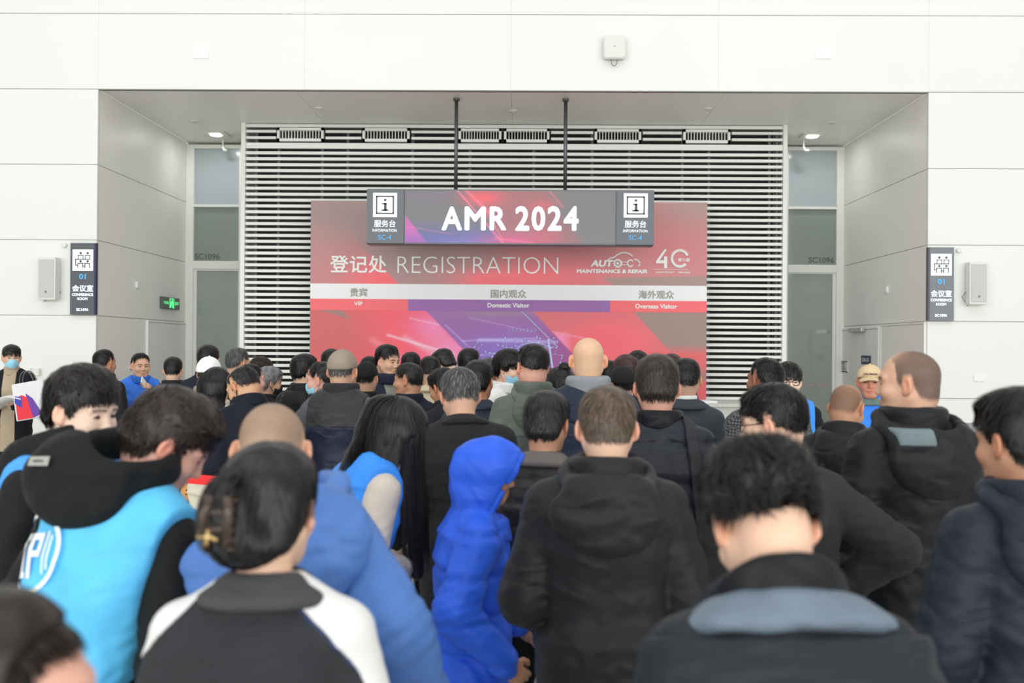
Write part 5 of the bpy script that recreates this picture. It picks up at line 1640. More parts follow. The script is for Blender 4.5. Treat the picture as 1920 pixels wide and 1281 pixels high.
# --- middle rows
person(12, 'person with long straight black hair and blue vest over beige sleeves, bowing right', 748, 745, 3.55, yaw=-58, lean=20, hy=-6, hp=30, hx=.006, skin='fair', fem=True, strands=4200,
       hair=dict(top=.02, side=.018, back=.018, nape=-.09, edge=-.05, fade=.012, long=.62, w=.0022, curl=.02, lift=.001,
                 locks=[fall(0, -.09, .02, -.30, .06, .035, -.0, -.16), fall(.06, -.06, .0, -.40, .045, .028, .05, -.10), fall(.07, .03, .0, -.52, .04, .028, .02, .02), fall(-.06, -.02, .0, -.42, .05, .03, -.03, -.05)]), hc=(28, 25, 24),
       coat=dict(col=(206, 196, 182), b=.014, vest=BLUEV, collar='stand', wr=.005), arms=('front', 'front'), sx=.9, legs=(30, 31, 35))
person(13, 'person in brown quilted jacket with grey fleece collar, dark shaggy hair', 1026, 732, 3.68, yaw=-14, lean=4, hy=-8, hp=10, hair=dict(HS['full'], curl=.2, nape=-.085), skin='tan', hc=(36, 33, 32),
       coat=dict(col=(66, 60, 60), kind='down', b=.03, collar='fold', ccol=(112, 106, 104), ckind='knit', puff=.09, wr=.006), arms=('front', 'front'))
person(14, 'person with salt-and-pepper hair bowing over the table in a long black coat', 862, 690, 4.46, yaw=12, lean=16, hy=6, hp=26, hair=dict(HS['short'], side=.014, back=.016), hc=SALT, skin='mid',
       coat=dict(col=(42, 44, 47), b=.04, L=.52, collar='fold', closed=True, wr=.006, wf=11), arms=('belly', 'low'))
def strap(ctx):
    tw, R = ctx['tw'], ctx['R']
    ctx['shell']('backpack_strap', lambda P, q: np.maximum(np.abs(q[..., 0] - (.135 + .12 * (.45 - q[..., 2]))) - .024, np.maximum(.02 - q[..., 2], q[..., 1] - .1)), .012, cloth((62, 64, 68)), hh=.008)
person(15, 'person in navy down jacket with one backpack strap, tousled dark brown hair', 1232, 664, 4.02, yaw=-4, hp=6, hair=dict(HS['full'], curl=.3), hc=(48, 42, 38), skin='pink', coat=dict(col=(50, 54, 64), kind='down', b=.035, puff=.15, collar='stand', ccol=(24, 27, 33), wr=.006), extra=strap)
person(16, 'bald person in a navy jacket with light grey collar, tallest head before the poster', 1103, 633, 5.13, yaw=-2, hair='bald', skin=(222, 182, 150), hw=.98, coat=dict(col=(54, 64, 86), kind='shell', b=.04, L=.25, collar='stand', ch=.014, ccol=(140, 144, 150), ckind='shell', wr=.007),
       extra=band('shoulder_yoke', (46, 56, 76), lambda P, q: np.maximum(.36 - q[..., 2] + .5 * np.abs(q[..., 0]) ** 1.5, q[..., 1]), .006, 'shell'))
person(17, 'person with thin wire glasses and cropped hair in a grey-green hooded jacket', 998, 645, 5.56, yaw=14, hy=12, hair=dict(HS['crop'], top=.02, edge=.045, nape=-.045, stub=.6), skin='pink', glasses=True, jaw=1.1, coat=dict(col=(92, 100, 94), kind='shell', b=.035, hood='down', hs=1.0, collar='stand', ch=.015, wr=.007))
person(18, 'person with a balding crown and black hooded coat between the cap and charcoal jacket', 1588, 722, 4.65, yaw=-22, hy=-22, hp=24, lean=6, skin='tan', hair=dict(top=.002, side=.002, back=.002, fade=.03, edge=.018, stub=.55, bald=(0, -.01, .11, .06, .07, .05), len=.006), coat=dict(col=(36, 38, 41), kind='shell', b=.035, hood='down', collar='stand', wr=.007), strands=0, stub_over=.6)
def houndstooth(ctx):
    m = bpy.data.materials.new('checked_cloth'); m.use_nodes = True; nt = m.node_tree; b = nt.nodes['Principled BSDF']
    tc = nt.nodes.new('ShaderNodeTexCoord'); mp = nt.nodes.new('ShaderNodeMapping'); mp.inputs['Rotation'].default_value = (.6, .5, .785)
    mp.inputs['Scale'].default_value = (84, 84, 84); ck = nt.nodes.new('ShaderNodeTexChecker'); ck.inputs['Scale'].default_value = 1
    ck.inputs['Color1'].default_value = (*lin((34, 36, 40)), 1); ck.inputs['Color2'].default_value = (*lin((104, 106, 110)), 1)
    nt.links.new(tc.outputs['Object'], mp.inputs[0]); nt.links.new(mp.outputs[0], ck.inputs[0]); nt.links.new(ck.outputs['Color'], b.inputs['Base Color']); b.inputs['Roughness'].default_value = .8
    ctx['jacket'].data.materials[0] = m
    for c in ctx['jacket'].children: c.data.materials[0] = m
person(19, 'person with dark cropped hair in a black and white checked jacket', 1434, 671, 5.28, yaw=10, hy=22, skin='dark', hair=dict(HS['crop'], top=.008, stub=.9), coat=dict(col=(52, 54, 58), b=.03, hood='down', hs=.9, collar='stand'), extra=houndstooth)
person(20, 'person in grey suit jacket with white shirt collar, behind the navy down jacket', 1286, 671, 5.78, yaw=-6, hy=-4, hair=dict(HS['crop'], top=.02), skin='mid', coat=dict(col=(72, 80, 88), b=.018, collar='fold', closed=True, wr=.004),
       extra=lambda ctx: link('shirt_collar', raw_mesh('shirt_collar', *surfnets([ring(ctx['nb'] + ctx['Rn'] @ A3(0, .0, .03), ctx['Rn'], .062, .064, .006, .03)], ctx['nb'] - .12, ctx['nb'] + .12, .008), True), M_LETTERW, ctx['jacket'], world=False))
def vest_logo(ctx):
    tw, R = ctx['tw'], ctx['R']
    V = [(-.03, 0), (.03, 0)]; P = []
    for r0, r1 in ((.0, .012), (.016, .026), (.03, .042)):
        for k in range(6):
            a0, a1 = math.pi / 2 * k / 6, math.pi / 2 * (k + 1) / 6
            P.append([(r0 * math.cos(a0), r0 * math.sin(a0)), (r1 * math.cos(a0), r1 * math.sin(a0)), (r1 * math.cos(a1), r1 * math.sin(a1)), (r0 * math.cos(a1), r0 * math.sin(a1))])
    V, F = [], []
    for p in P: F.append(list(range(len(V), len(V) + 4))); V += p
    press(ctx, 'emblem', np.array(V), F, tw(.095, -.3, .37), R @ A3(1, 0, 0), R @ A3(0, 0, 1), R @ A3(0, 1, 0), M_LETTERW, ctx['jacket'], None, .012)
person(21, 'person in beige flat cap and padded navy vest with dark yoke and grey sleeves', 643, 657, 5.93, yaw=-8, hp=4, skin='mid', hc=SALT, hair='crop', cap_=dict(col=(150, 136, 122), kind='beanie'), coat=dict(col=(92, 94, 98), kind='knit', b=.04, L=.16, collar='stand', ch=.02, ccol=(58, 60, 62), wr=.006),
       arms=(((.35, -.06, .2), (.25, .13, .08)), 'low'), extra=chain(band('vest', (50, 54, 78), lambda P, q: np.maximum(np.abs(q[..., 0]) - .168, np.maximum(-.16 - q[..., 2], q[..., 2] - .36)), .014, 'down'),
                                        band('yoke', (62, 64, 66), lambda P, q: np.maximum(np.abs(q[..., 0]) - .172, .345 - q[..., 2]), .016, 'down'), vest_logo))
person(22, 'person in navy wool coat with black mask, balding head bowed to the left', 455, 687, 5.68, yaw=34, lean=16, hy=30, hp=34, skin=(206, 158, 124), hc=(44, 42, 42), hair=dict(HS['short'], top=.008, stub=.6, bald=(0, .0, .11, .06, .07, .04)), mask=mat('black_mask', (28, 28, 32), rough=.7), coat=dict(col=(30, 33, 46), b=.035, L=.4, collar='stand', wr=.006), arms=('low', 'front'))
person(23, 'person in pale blue mask facing left, beside the beige flat cap', 602, 678, 6.55, yaw=58, hy=24, hp=6, skin='pink', hair='short', mask=M_MASK, hc=(40, 37, 35), coat=dict(col=(34, 35, 38), b=.03, collar='stand'))
person(24, 'person in black jacket behind the masked man, face turned right', 573, 663, 7.50, yaw=-24, hy=-26, hair='full', skin='fair', coat=dict(col=(36, 38, 40), kind='shell', b=.03, hood='down', hs=.9))
person(25, 'person with curly grey hair and a dark mask, turned right', 507, 687, 7.84, yaw=-40, hy=-24, hp=8, hair=dict(HS['fluffy'], nape=-.08, edge=.0), hc=GREYHAIR, skin='mid', mask=mat('black_mask'), coat=dict(col=(36, 37, 42), b=.02), fem=True)
person(26, 'person with short greying hair turned right, behind the balding bowed man', 448, 652, 8.18, yaw=-18, hy=-22, hair='short', hc=SALT, skin='mid', coat=dict(col=(32, 34, 40), b=.03))
person(27, 'person in white cap seen from behind, khaki collar', 393, 670, 7.26, yaw=-10, hp=4, skin='pink', hair='crop', cap_=dict(col=(244, 246, 250), kind='beanie'), coat=dict(col=(40, 44, 58), b=.03, collar='stand', ccol=(150, 140, 120)), legs=(52, 54, 58))
person(28, 'person with long straight black hair, cream sweater and cream trousers', 408, 688, 6.42, yaw=-16, hp=4, hx=.0065, fem=True, skin='fair', strands=2200, hair=dict(top=.018, side=.02, back=.02, nape=-.09, edge=-.05, fade=.012, long=.5, w=.003, curl=.015, lift=.001,
       locks=[fall(-.03, -.07, .0, -.36, .055, .035, -.02, -.03), fall(.035, -.065, .0, -.36, .055, .03, .02, -.03)]), hc=(24, 22, 22), coat=dict(col=(222, 214, 196), kind='knit', b=.02, L=.1), legs=(226, 222, 202), legfit='wide', arms=('front', 'low'), sx=.92)
person(29, 'person with black hair and blue jeans standing at the left glass door', 391, 646, 8.52, yaw=4, hair='full', skin='fair', coat=dict(col=(36, 40, 56), b=.03), legs=(70, 104, 140), shoes=(170, 200, 210), hx=.0075)
person(30, 'person with short black hair and black jacket before the left niche wall', 325, 669, 9.00, yaw=10, hair='short', skin='fair', coat=dict(col=(44, 44, 46), b=.03), hx=.0075)
person(31, 'person in blue vest facing the hall, lifting a phone to the chest', 264, 662, 9.30, yaw=-152, hy=10, hp=4, hair='crop', skin='mid', coat=dict(col=(34, 36, 40), b=.02, vest=(48, 104, 196), collar='stand', ccol=(48, 104, 196)), arms=('phone', 'front'), hx=.0045, extra=chain(chest_badge, vest_trim), hand_n={-1: (1, 0, .3), 1: (0, 0, 1)})
person(32, 'person with dark hair behind the fringe of the boy in a hoodie', 197, 655, 8.80, yaw=-16, hy=-10, hair='crop', skin='tan', coat=dict(col=(38, 40, 44), b=.03), hx=.0075)
person(33, 'person in pale blue mask, black coat and beige turtleneck holding papers', 22, 646, 10.20, yaw=-168, hy=22, hp=4, hair=dict(HS['full'], fr=.034, front=.045), skin='mid', mask=M_MASK, coat=dict(col=(28, 30, 36), b=.03, L=.3, collar=None), arms=('front', 'front'), hx=.0045,
       hand_n={-1: (.2, 0, 1), 1: (-.2, 0, 1)}, extra=chain(band('turtleneck_front', (176, 160, 138), lambda P, q: np.maximum(np.abs(q[..., 0]) - .065 - .03 * np.clip(.2 - q[..., 2], 0, .2), -q[..., 1]), .004, 'knit', .009),
       lambda ctx: link('turtleneck', raw_mesh('turtleneck', *surfnets([ring(ctx['nb'] + ctx['Rn'] @ A3(0, .008, .018), ctx['Rn'], .066, .07, .010, .038)], ctx['nb'] - .13, ctx['nb'] + .13, .008), True), cloth((176, 160, 138), 'knit'), ctx['root'], world=False)))
person(34, 'person with wavy dark hair and pale blue mask before the louvers', 487, 668, 8.86, yaw=150, hy=-8, hair=dict(HS['bob'], front=.05), skin='pale', mask=M_MASK, hc=(40, 30, 28), fem=True, coat=dict(col=(40, 38, 42), b=.02), hx=.0075)
person(35, 'person with flushed cheek and cropped hair half hidden by greying hair', 472, 682, 6.90, yaw=-30, hy=-20, hair='crop', skin='pink', coat=dict(col=(40, 42, 48), b=.02), hx=.0075)
def jacket_stripes(ctx):
    for o in (0, .022): ctx['shell']('sleeve_stripe', lambda P, q, o=o: np.maximum(np.abs(q[..., 0] + .165 - .0 + .5 * (q[..., 2] - .43) + o) - .006, .3 - q[..., 2]), .005, M_LETTERW, hh=.009)
person(36, 'heavy-set person facing the hall, black hair, navy jacket with white shoulder stripes', 728, 646, 8.10, yaw=-142, hy=14, hp=4, hw=1.14, jaw=1.5, hair=dict(HS['short'], top=.034, fr=.03, side=.006), skin='mid', coat=dict(col=(44, 50, 70), b=.045, collar='stand'), hx=.0045,
       extra=chain(band('shirt_front', (134, 134, 122), lambda P, q: np.maximum(np.abs(q[..., 0]) - .05 - .06 * np.clip(q[..., 2] - .2, 0, .3), np.maximum(-q[..., 1], .05 - q[..., 2])), .004), jacket_stripes))
person(37, 'person in navy jacket in profile facing left, dark layered hair', 764, 680, 6.83, yaw=38, hy=44, hp=2, hair=dict(HS['short'], side=.009, front=.05, fr=.022), skin=(196, 146, 116), hc=(38, 36, 36), coat=dict(col=(34, 40, 58), b=.025, collar='stand'), hx=.0045)
person(38, 'person in cream jacket with shaved sides, bending over behind the navy jacket', 806, 668, 7.72, yaw=16, hp=10, lean=6, hair=dict(HS['crop'], top=.018), skin='mid', coat=dict(col=(206, 194, 168), b=.02, collar='fold', closed=True), hx=.0075)
person(39, 'person with spiky black hair and bare nape, head bowed left', 832, 655, 8.41, yaw=40, lean=8, hy=20, hp=34, hair=dict(HS['full'], flow='up', len=.05, side=.006, top=.035), skin='fair', coat=dict(col=(40, 42, 48), b=.02), hx=.0075)
person(40, 'person with black hair bowed left, close before the salt-and-pepper hair', 830, 690, 6.40, yaw=40, lean=12, hy=14, hp=22, hair='full', skin=(190, 138, 106), coat=dict(col=(40, 42, 48), b=.02), hx=.0075)
person(41, 'person with round black hair in front of the purple poster area', 881, 653, 9.02, yaw=-30, hy=-12, hair='full', skin='fair', coat=dict(col=(38, 40, 46), b=.02), hx=.0075)
person(42, 'person with dark hair and slate coat collar, right of the salt-and-pepper hair', 899, 674, 5.96, yaw=-10, hy=-10, hair='full', skin=(186, 130, 100), coat=dict(col=(56, 66, 82), b=.02, collar='fold', closed=True), hx=.0075)
person(43, 'person with greying temples half hidden behind the slate coat collar', 921, 671, 7.43, yaw=-50, hy=-16, hair='short', hc=SALT, skin='dark', coat=dict(col=(40, 42, 46), b=.02), hx=.0075)
person(44, 'person in glasses with cropped hair below the purple lettering, facing right', 941, 677, 8.65, yaw=-64, hy=-20, hair='crop', skin='tan', glasses=True, coat=dict(col=(40, 42, 46), b=.02), hx=.0075)
person(45, 'person with black bob and pale blue mask, white jacket with black panel', 956, 654, 6.96, yaw=-118, hp=14, hair=dict(HS['bob'], front=.035), skin='fair', mask=M_MASK, fem=True, coat=dict(col=(226, 226, 224), b=.02, hood='down', hs=.9), hx=.0075, arms=('low', 'front'),
       extra=band('front_panel', (34, 36, 40), lambda P, q: np.maximum(q[..., 2] - .36 + q[..., 1] * 0, .02 - q[..., 1]), .006))
person(46, 'person with flat-topped black hair far behind, right of the heavy-set man', 771, 660, 8.77, yaw=-8, hair='short', skin='tan', coat=dict(col=(42, 42, 46), b=.02), hx=.0085)
person(47, 'person with faded black hair left of the heavy-set man facing the hall', 694, 668, 9.07, yaw=-14, hair=dict(HS['crop'], top=.02), skin='mid', coat=dict(col=(40, 42, 46), b=.02), hx=.0085)
person(48, 'person with black hair hidden behind the beige flat cap', 622, 654, 8.36, yaw=10, hair='full', skin='mid', coat=dict(col=(42, 44, 48), b=.02), hx=.0085)
person(49, 'person in black cap at the shoulder of the padded navy vest', 688, 679, 7.23, yaw=-10, hair='crop', skin='mid', cap_=dict(col=(30, 32, 36), kind='beanie'), coat=dict(col=(36, 38, 42), b=.02), hx=.0085)
person(50, 'person with black hair in a top knot, left of the bald man', 1052, 688, 6.57, yaw=6, fem=True, hair=dict(HS['bob'], nape=-.08, locks=[knot((.015, -.07, .135), (.042, .042, .036))], long=.16, w=.003), strands=900, skin='fair', coat=dict(col=(40, 40, 46), b=.02), hx=.0085)
person(51, 'person with reddish brown hair behind the black peaked cap', 1174, 665, 7.55, yaw=8, hair='fluffy', hc=(64, 40, 38), skin='fair', coat=dict(col=(42, 42, 46), b=.02), hx=.0085)
person(52, 'person in black peaked cap seen from behind, right of the bald man', 1166, 686, 6.18, yaw=16, hair='crop', skin='mid', cap_=dict(col=(36, 38, 40), kind='peak'), coat=dict(col=(40, 42, 46), b=.02), hx=.0085)
person(53, 'person with black hair farthest back against the red poster', 1196, 657, 8.80, yaw=-6, hair='full', skin='mid', coat=dict(col=(40, 42, 46), b=.02), hx=.0085)
person(54, 'person with dark reddish hair just above the tousled brown hair', 1258, 663, 8.36, yaw=10, hair='full', hc=(58, 38, 38), skin='mid', coat=dict(col=(42, 42, 46), b=.02), hx=.0085)
person(55, 'person seen between the bald man and the black peaked cap', 1142, 676, 8.06, yaw=22, hair='short', skin='tan', coat=dict(col=(36, 36, 42), b=.02), hx=.0085)
person(56, 'person with black hair right of the grey-green hood', 1028, 690, 7.79, yaw=-4, hair='full', skin='mid', coat=dict(col=(38, 38, 42), b=.02), hx=.0085)
person(57, 'person in tan cap with dark lettering and blue vest, facing the hall', 1631, 684, 6.99, yaw=168, hy=-4, hp=2, hair='short', skin=(206, 142, 116), cap_=dict(col=(214, 190, 152), kind='peak', text='COLORADO'), coat=dict(col=(104, 124, 120), b=.02, vest=(46, 116, 210), collar='fold', closed=True), hx=.0045, extra=chest_badge)
person(58, 'person in black-framed glasses and blue vest, facing the hall', 1478, 678, 6.55, yaw=172, hy=6, hp=2, hair=dict(HS['fringe'], front=.036), skin='pale', glasses=True, coat=dict(col=(30, 32, 36), b=.022, vest=(50, 126, 214), collar='stand', ccol=(50, 126, 214)), hx=.0045, extra=chest_badge)
# ------------------------------------------------------------------ things held, worn loose, and queue furniture
def hold(pid, s, off):
    c = PEOPLE[pid]; sh, e, w, a, n, t = c['wr'][s]
    M = c['M']
    p = M @ Vector(w + a * off[0] + n * off[1] + t * off[2])
    rot = M.to_3x3().normalized()
    f = lambda v: np.array(rot @ Vector(v))
    return np.array(p), f(a), f(n), f(t)
def slab(name, label, cat, c, u, v, w, a, b, d, m, parts=(), bevel=.004):
    t = thing(name, label, cat, c)
    MB().obox(c, u, v, w, a, b, d).build('body', m, t, bevel=bevel)
    for nm, du, dv, dw, pa, pb, pd, pm in parts:
        MB().obox(np.asarray(c) + du * u + dv * v + dw * w, u, v, w, pa, pb, pd).build(nm, pm, t, bevel=.001)
    return t
p, a, n, t = hold(4, 1, (.10, .028, .0))
slab('mobile_phone', 'dark mobile phone held by the person in the big black hood', 'phone', p, a, t, n, .075, .036, .004, M_BLACK, [('screen', 0, 0, -.0045, .07, .033, .0006, mat('phone_glass', (70, 84, 96), rough=.15))])
p, a, n, t = hold(31, -1, (.09, .026, .02))
slab('mobile_phone', 'white mobile phone lifted by the person in blue vest at left wall', 'phone', p, a, t, n, .08, .04, .005, mat('white_phone', linear=(.8, .86, .84), rough=.3), [('screen', 0, 0, .0055, .074, .035, .0006, mat('phone_glass'))])
# sheaf of papers and tote bag of the masked visitor
p, a, n, t = hold(33, 1, (.13, .012, .0))
q, a2, n2, t2 = hold(33, -1, (.11, .012, .0))
cpt = np.array(p) + A3(.10, -.05, .03)
t_ = thing('paper_sheets', 'loose white sheets held by the masked person in a black coat', 'papers', cpt)
for k in range(3):
    mb = MB(); nx = 7; V = []; F = []
    ang = .25 * k - .1
    for i in range(nx):
        x = -.15 + .3 * i / (nx - 1)
        for j, y in enumerate((-.105, .105)):
            zz = .035 * math.sin((x + .15) * 9) * (1 + .5 * k) - .012 * k - .05 * j * (k - .5)
            V.append(cpt + A3(x * math.cos(ang) - y * math.sin(ang) * .3, x * math.sin(ang) * .4 + y, zz))
    up = np.array(V) + A3(0, 0, .0012)
    V = list(np.array(V)) + list(up); m_ = nx * 2
    for i in range(nx - 1):
        F += [[2 * i, 2 * i + 1, 2 * i + 3, 2 * i + 2], [m_ + 2 * i, m_ + 2 * i + 2, m_ + 2 * i + 3, m_ + 2 * i + 1]]
        F += [[2 * i, 2 * i + 2, m_ + 2 * i + 2, m_ + 2 * i], [2 * i + 1, m_ + 2 * i + 1, m_ + 2 * i + 3, 2 * i + 3]]
    F += [[0, m_, m_ + 1, 1], [2 * nx - 2, 2 * nx - 1, m_ + 2 * nx - 1, m_ + 2 * nx - 2]]
    mb.add(V, F).build('sheet', M_PAPER, t_, smooth=True)
c0 = at(58, 748, 9.85)
tb = thing('tote_bag', 'white tote bag with red and purple print held below the papers', 'bag', c0)
rot = RY(-.18)
def tp(x, y, z): return tuple(np.array(c0) + rot @ A3(x, y, z))
mb = MB()
fr = [(-.16, -.2), (.16, -.2), (.17, .17), (-.15, .17)]
V = [tp(x, y, z) for y in (-.045, .045) for x, z in fr]
mb.add(V, [[0, 1, 2, 3], [7, 6, 5, 4], [0, 4, 5, 1], [1, 5, 6, 2], [3, 2, 6, 7], [0, 3, 7, 4]])
bag = mb.build('bag_body', mat('white_bag_paper', linear=(.78, .79, .80), rough=.6), tb, bevel=.01)
for nm, poly, rgb in (('print', [(-.14, -.19), (.02, -.19), (.05, -.02), (-.06, .05), (-.13, .03)], (216, 40, 58)), ('print', [(.02, -.19), (.11, -.16), (.04, .0), (-.02, .06)], (96, 56, 150)), ('print', [(-.14, -.02), (-.08, -.08), (-.06, .03), (-.13, .05)], (60, 66, 170))):
    MB().prism(poly, lambda u, v, d: tp(u, -.049 - d, v), 0, .002 + .001 * (rgb[2] > 100)).build(nm, mat('print_%d%d%d' % rgb, rgb, gain=1.2), bag)
MB().tube([tp(-.07 * math.cos(q), -.03, .16 + .12 * math.sin(q)) for q in np.linspace(0, math.pi, 12)], .006).build('handle', M_STEELDARK, tb)
MB().tube([tp(-.07 * math.cos(q), .03, .16 + .12 * math.sin(q)) for q in np.linspace(0, math.pi, 12)], .006).build('handle', M_STEELDARK, tb)

# tan spotted handbag by the cream trousers
_c = PEOPLE[28]; _sh, _e, _w = _c['wr'][-1][:3]
el = _c['M'] @ Vector(_e + (_w - _e) * .35)
cb = Vector((el.x + .05, el.y - .03, el.z - .20))
hb = thing('handbag', 'tan spotted handbag hanging beside the person in cream trousers', 'bag', cb)
K = [ell(np.array(cb) + A3(0, 0, -.0), (.15, .06, .10), None, .03), ell(np.array(cb) + A3(0, 0, -.05), (.16, .065, .07), None, .03)]
V, F = surfnets(K, *bounds(K), .01, lambda P, d: d + .004 * np.sin(P[..., 0] * 60 + P[..., 2] * 25))
bagm = link('bag_body', raw_mesh('bag_body', V, F, True), mat('tan_leather', (206, 146, 74), rough=.5, gain=1.1), hb)
rr = np.random.default_rng(4); mb = MB()
for k in range(46):
    x, z = rr.uniform(-.13, .13), rr.uniform(-.09, .08)
    P = np.array(cb) + A3(x, -.2, z)
    for _ in range(12): P = P + A3(0, 1, 0) * float(evalq(K, P[None], .4)[0]) * .8
    if abs(P[1] - cb[1]) < .08: mb.lathe([(.0045, -.003), (.0045, .004)], P, 'y', 8)
mb.build('spot_pattern', M_BLACK, bagm)
MB().tube([np.array(cb) + A3(-.09 * math.cos(q), -.055, -.01 + .07 * math.sin(q)) for q in np.linspace(.0, math.pi, 12)], .007).build('handle', mat('brown_strap', (150, 92, 44)), hb)

el = np.array(el)
MB().tube([np.array(cb) + A3(-.11, 0, .06), el + A3(-.055, -.03, .0), el + A3(-.03, -.03, .075), el + A3(.03, -.03, .075), el + A3(.065, -.03, .0), np.array(cb) + A3(.11, 0, .06)], .008).build('strap', mat('brown_strap'), hb)

# retractable-belt posts
def stanchion(px, py, label, top=.95, real=None):
    p = at_z(px, py, 0.0)
    t = thing('queue_post', label, 'barrier post', (p.x, p.y, 0), 'queue barrier posts')
    MB().lathe([(.175, 0.001), (.175, .022), (.165, .03), (.06, .042), (.036, .045)], (p.x, p.y, 0), 'z', 32).build('base', M_STEEL, t, smooth=False)
    MB().lathe([(.168, .0305), (.168, .0325)], (p.x, p.y, 0), 'z', 32).build('base_plate', mat('dark_base_plate', (66, 66, 66), rough=.2, metal=.7), t)
    MB().lathe([(.032, .04), (.032, top - .09)], (p.x, p.y, 0), 'z', 20).build('post', M_STEEL, t, smooth=True)
    MB().lathe([(.04, top - .09), (.042, top - .08), (.042, top - .01), (.034, top)], (p.x, p.y, 0), 'z', 20).build('belt_head', M_BLACK, t)
    return p
s1 = stanchion(346, 958, 'steel queue post with round base behind the bowed boy, farther one')
s2 = stanchion(366, 1010, 'steel queue post with round base beside the cream trousers')
MRED = mat('red_webbing', (232, 44, 44), rough=.6, gain=1.15)
def belt(label, a, b, z=.925):
    a, b = A3(*a, z), A3(*b, z)
    t = thing('barrier_belt', label, 'belt', (a + b) / 2)
    u = unit(b - a); w = np.cross(u, A3(0, 0, 1))
    MB().obox((a + b) / 2, u, A3(0, 0, 1), w, np.linalg.norm(b - a) / 2, .025, .0012).build('webbing', MRED, t)
    for q in (a, b): MB().obox(q, u, A3(0, 0, 1), w, .02, .028, .006).build('belt_clip', M_BLACK, t)
P0, P1, P2_ = at(336, 899, 5.5), at(640, 905, 5.55), at(772, 921, 5.45)
for q, lb in ((P0, 'steel queue post holding the near red belt, hidden by the bowed boy'), (P2_, 'steel queue post at the right end of the red belts')):
    pass
def near_post(px, py, Y, label):
    p = at(px, py, Y)
    t = thing('queue_post', label, 'barrier post', (p.x, p.y, 0), 'queue barrier posts')
    MB().lathe([(.16, 0.001), (.16, .022), (.06, .04), (.03, .045)], (p.x, p.y, 0), 'z', 28).build('base', M_STEEL, t)
    MB().lathe([(.028, .04), (.028, .88)], (p.x, p.y, 0), 'z', 18).build('post', M_STEEL, t, smooth=True)
    MB().lathe([(.036, .88), (.038, .96), (.03, .97)], (p.x, p.y, 0), 'z', 18).build('belt_head', M_BLACK, t)
    return p
a_ = near_post(322, 899, 5.15, 'steel queue post hidden behind the bowed boy, at the left belt end')
b_ = near_post(588, 905, 4.8, 'steel queue post hidden behind the bun, where the red belts meet')
c_ = near_post(768, 921, 4.7, 'steel queue post at the right belt end by the aluminium table')
zb = at(370, 899, 5.1).z
belt('red barrier belt below the tan spotted handbag', (a_.x + .04, a_.y), (b_.x - .04, b_.y), zb)
belt('red barrier belt between the blue vest and the long black coat', (b_.x + .04, b_.y), (c_.x - .04, c_.y), at(752, 921, 5.0).z)

# registration counter below the poster, with its speckled front, and the aluminium table
M_GRANITE = mat('speckled_stone', (196, 196, 190), rough=.4, noise=.25, nscale=140)
YC = 11.4
ct = thing('registration_counter', 'long speckled grey registration counter below the poster', 'counter', (at(990, 780, YC).x, YC, 0))
xa, xb = at(560, 780, YC).x, at(1420, 780, YC).x
zt_ = at(1360, 757, YC).z
MB().box(xa, xb, YC, YC + .7, 0, zt_ - .04).build('front', M_GRANITE, ct)
MB().box(xa - .02, xb + .02, YC - .04, YC + .75, zt_ - .04, zt_).build('worktop', M_GRANITE, ct, bevel=.006)
for k, (px, lb) in enumerate(((1320, 'white papers on the counter end beside the grey suit'),)):
    p = at(px, 756, YC + .2)
    t = thing('paper_stack', lb, 'papers', (p.x, p.y, zt_))
    mb = MB(); mb.obox((p.x, p.y, zt_ + .012), RZ(.3) @ A3(1, 0, 0), RZ(.3) @ A3(0, 1, 0), A3(0, 0, 1), .1, .14, .012); mb.build('sheets', M_PAPER, t)
p = at(1286, 745, YC + .3)
t = thing('counter_monitor', 'black monitor on the counter behind the grey suit', 'monitor', (p.x, p.y, zt_))
MB().box(p.x - .13, p.x + .13, p.y, p.y + .03, zt_ + .06, zt_ + .28).build('display', M_BLACK, t, bevel=.005)
MB().box(p.x - .03, p.x + .03, p.y + .01, p.y + .04, zt_ + .01, zt_ + .1).build('stand', M_BLACK, t)
MB().box(p.x - .08, p.x + .08, p.y - .05, p.y + .1, zt_, zt_ + .012).build('foot', M_BLACK, t)

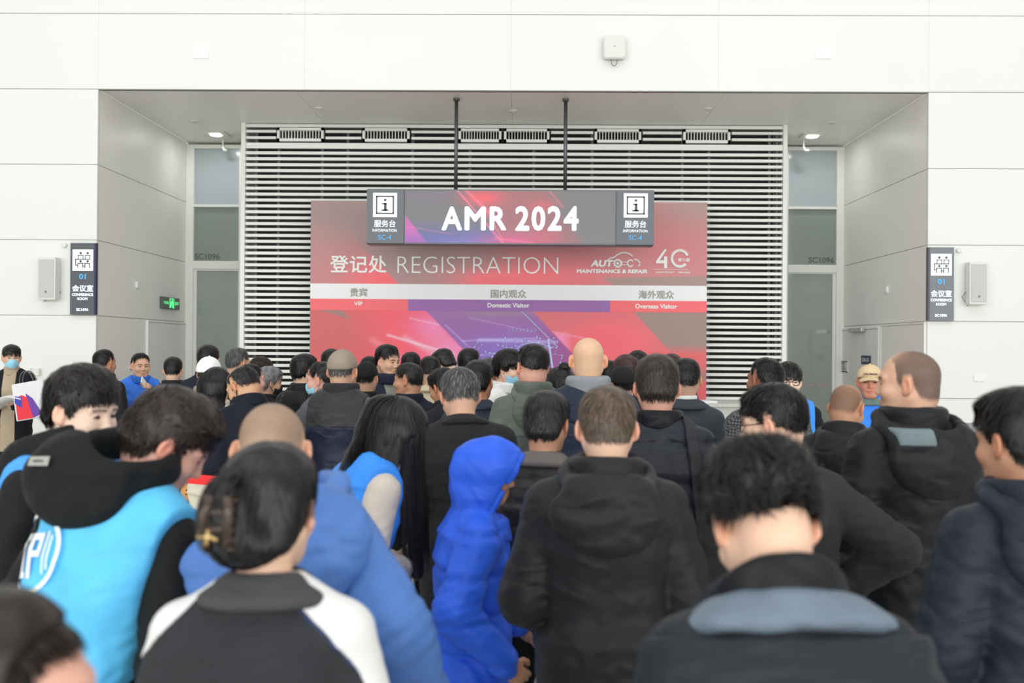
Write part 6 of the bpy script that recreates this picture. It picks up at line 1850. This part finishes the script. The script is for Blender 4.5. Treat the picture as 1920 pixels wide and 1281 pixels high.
M_ALU = mat('pale_aluminium', (216, 216, 204), rough=.35, metal=.55)
pt = at(802, 948, 4.92)
tt = thing('aluminium_table', 'aluminium framed table with black top under the bowing man', 'table', (pt.x + .18, pt.y, 0))
x0, x1, y0, y1, zt2 = pt.x - .025, pt.x + .38, pt.y, pt.y + .3, pt.z
MB().box(x0 - .01, x1 + .01, y0 - .01, y1 + .01, zt2 - .025, zt2).build('tabletop', M_BLACK, tt, bevel=.003)
for xx in (x0, x1 - .05):
    for yy in (y0, y1 - .05):
        MB().box(xx, xx + .03, yy, yy + .05, 0, zt2 - .025).build('leg', M_ALU, tt, bevel=.003)
MB().box(x0 + .05, x1 - .05, y0 + .01, y0 + .04, zt2 - .09, zt2 - .03).build('rail', M_ALU, tt)
MB().box(x0 + .05, x1 - .05, y1 - .04, y1 - .01, zt2 - .09, zt2 - .03).build('rail', M_ALU, tt)
tpp = thing('paper_form', 'pale paper form lying on the left edge of the aluminium table', 'paper', (pt.x + .05, pt.y + .12, zt2))
MB().obox((pt.x + .07, pt.y + .12, zt2 + .002), RZ(.4) @ A3(1, 0, 0), RZ(.4) @ A3(0, 1, 0), A3(0, 0, 1), .08, .11, .002).build('sheet', M_PAPER, tpp)

# information stand glimpsed at the right between the two jackets
pr = at(1838, 812, 9.5)
ds = thing('information_desk', 'grey topped white desk with green panel glimpsed at the right edge', 'desk', (pr.x, pr.y, 0))
MB().box(pr.x - .35, pr.x + .55, pr.y, pr.y + .5, pr.z - .06, pr.z + .06).build('worktop', mat('grey_laminate', (160, 162, 164)), ds, bevel=.004)
MB().box(pr.x - .32, pr.x + .52, pr.y + .02, pr.y + .48, 0, pr.z - .06).build('front', M_WHITE, ds)
MB().box(pr.x - .3, pr.x + .5, pr.y + .008, pr.y + .02, at(1838, 834, 9.5).z - .04, at(1838, 822, 9.5).z).build('green_panel', mat('green_panel', (120, 226, 150)), ds)

for me in list(bpy.data.meshes):
    if me.users == 0: bpy.data.meshes.remove(me)
if _tobj.users == 0: bpy.data.objects.remove(_tobj)
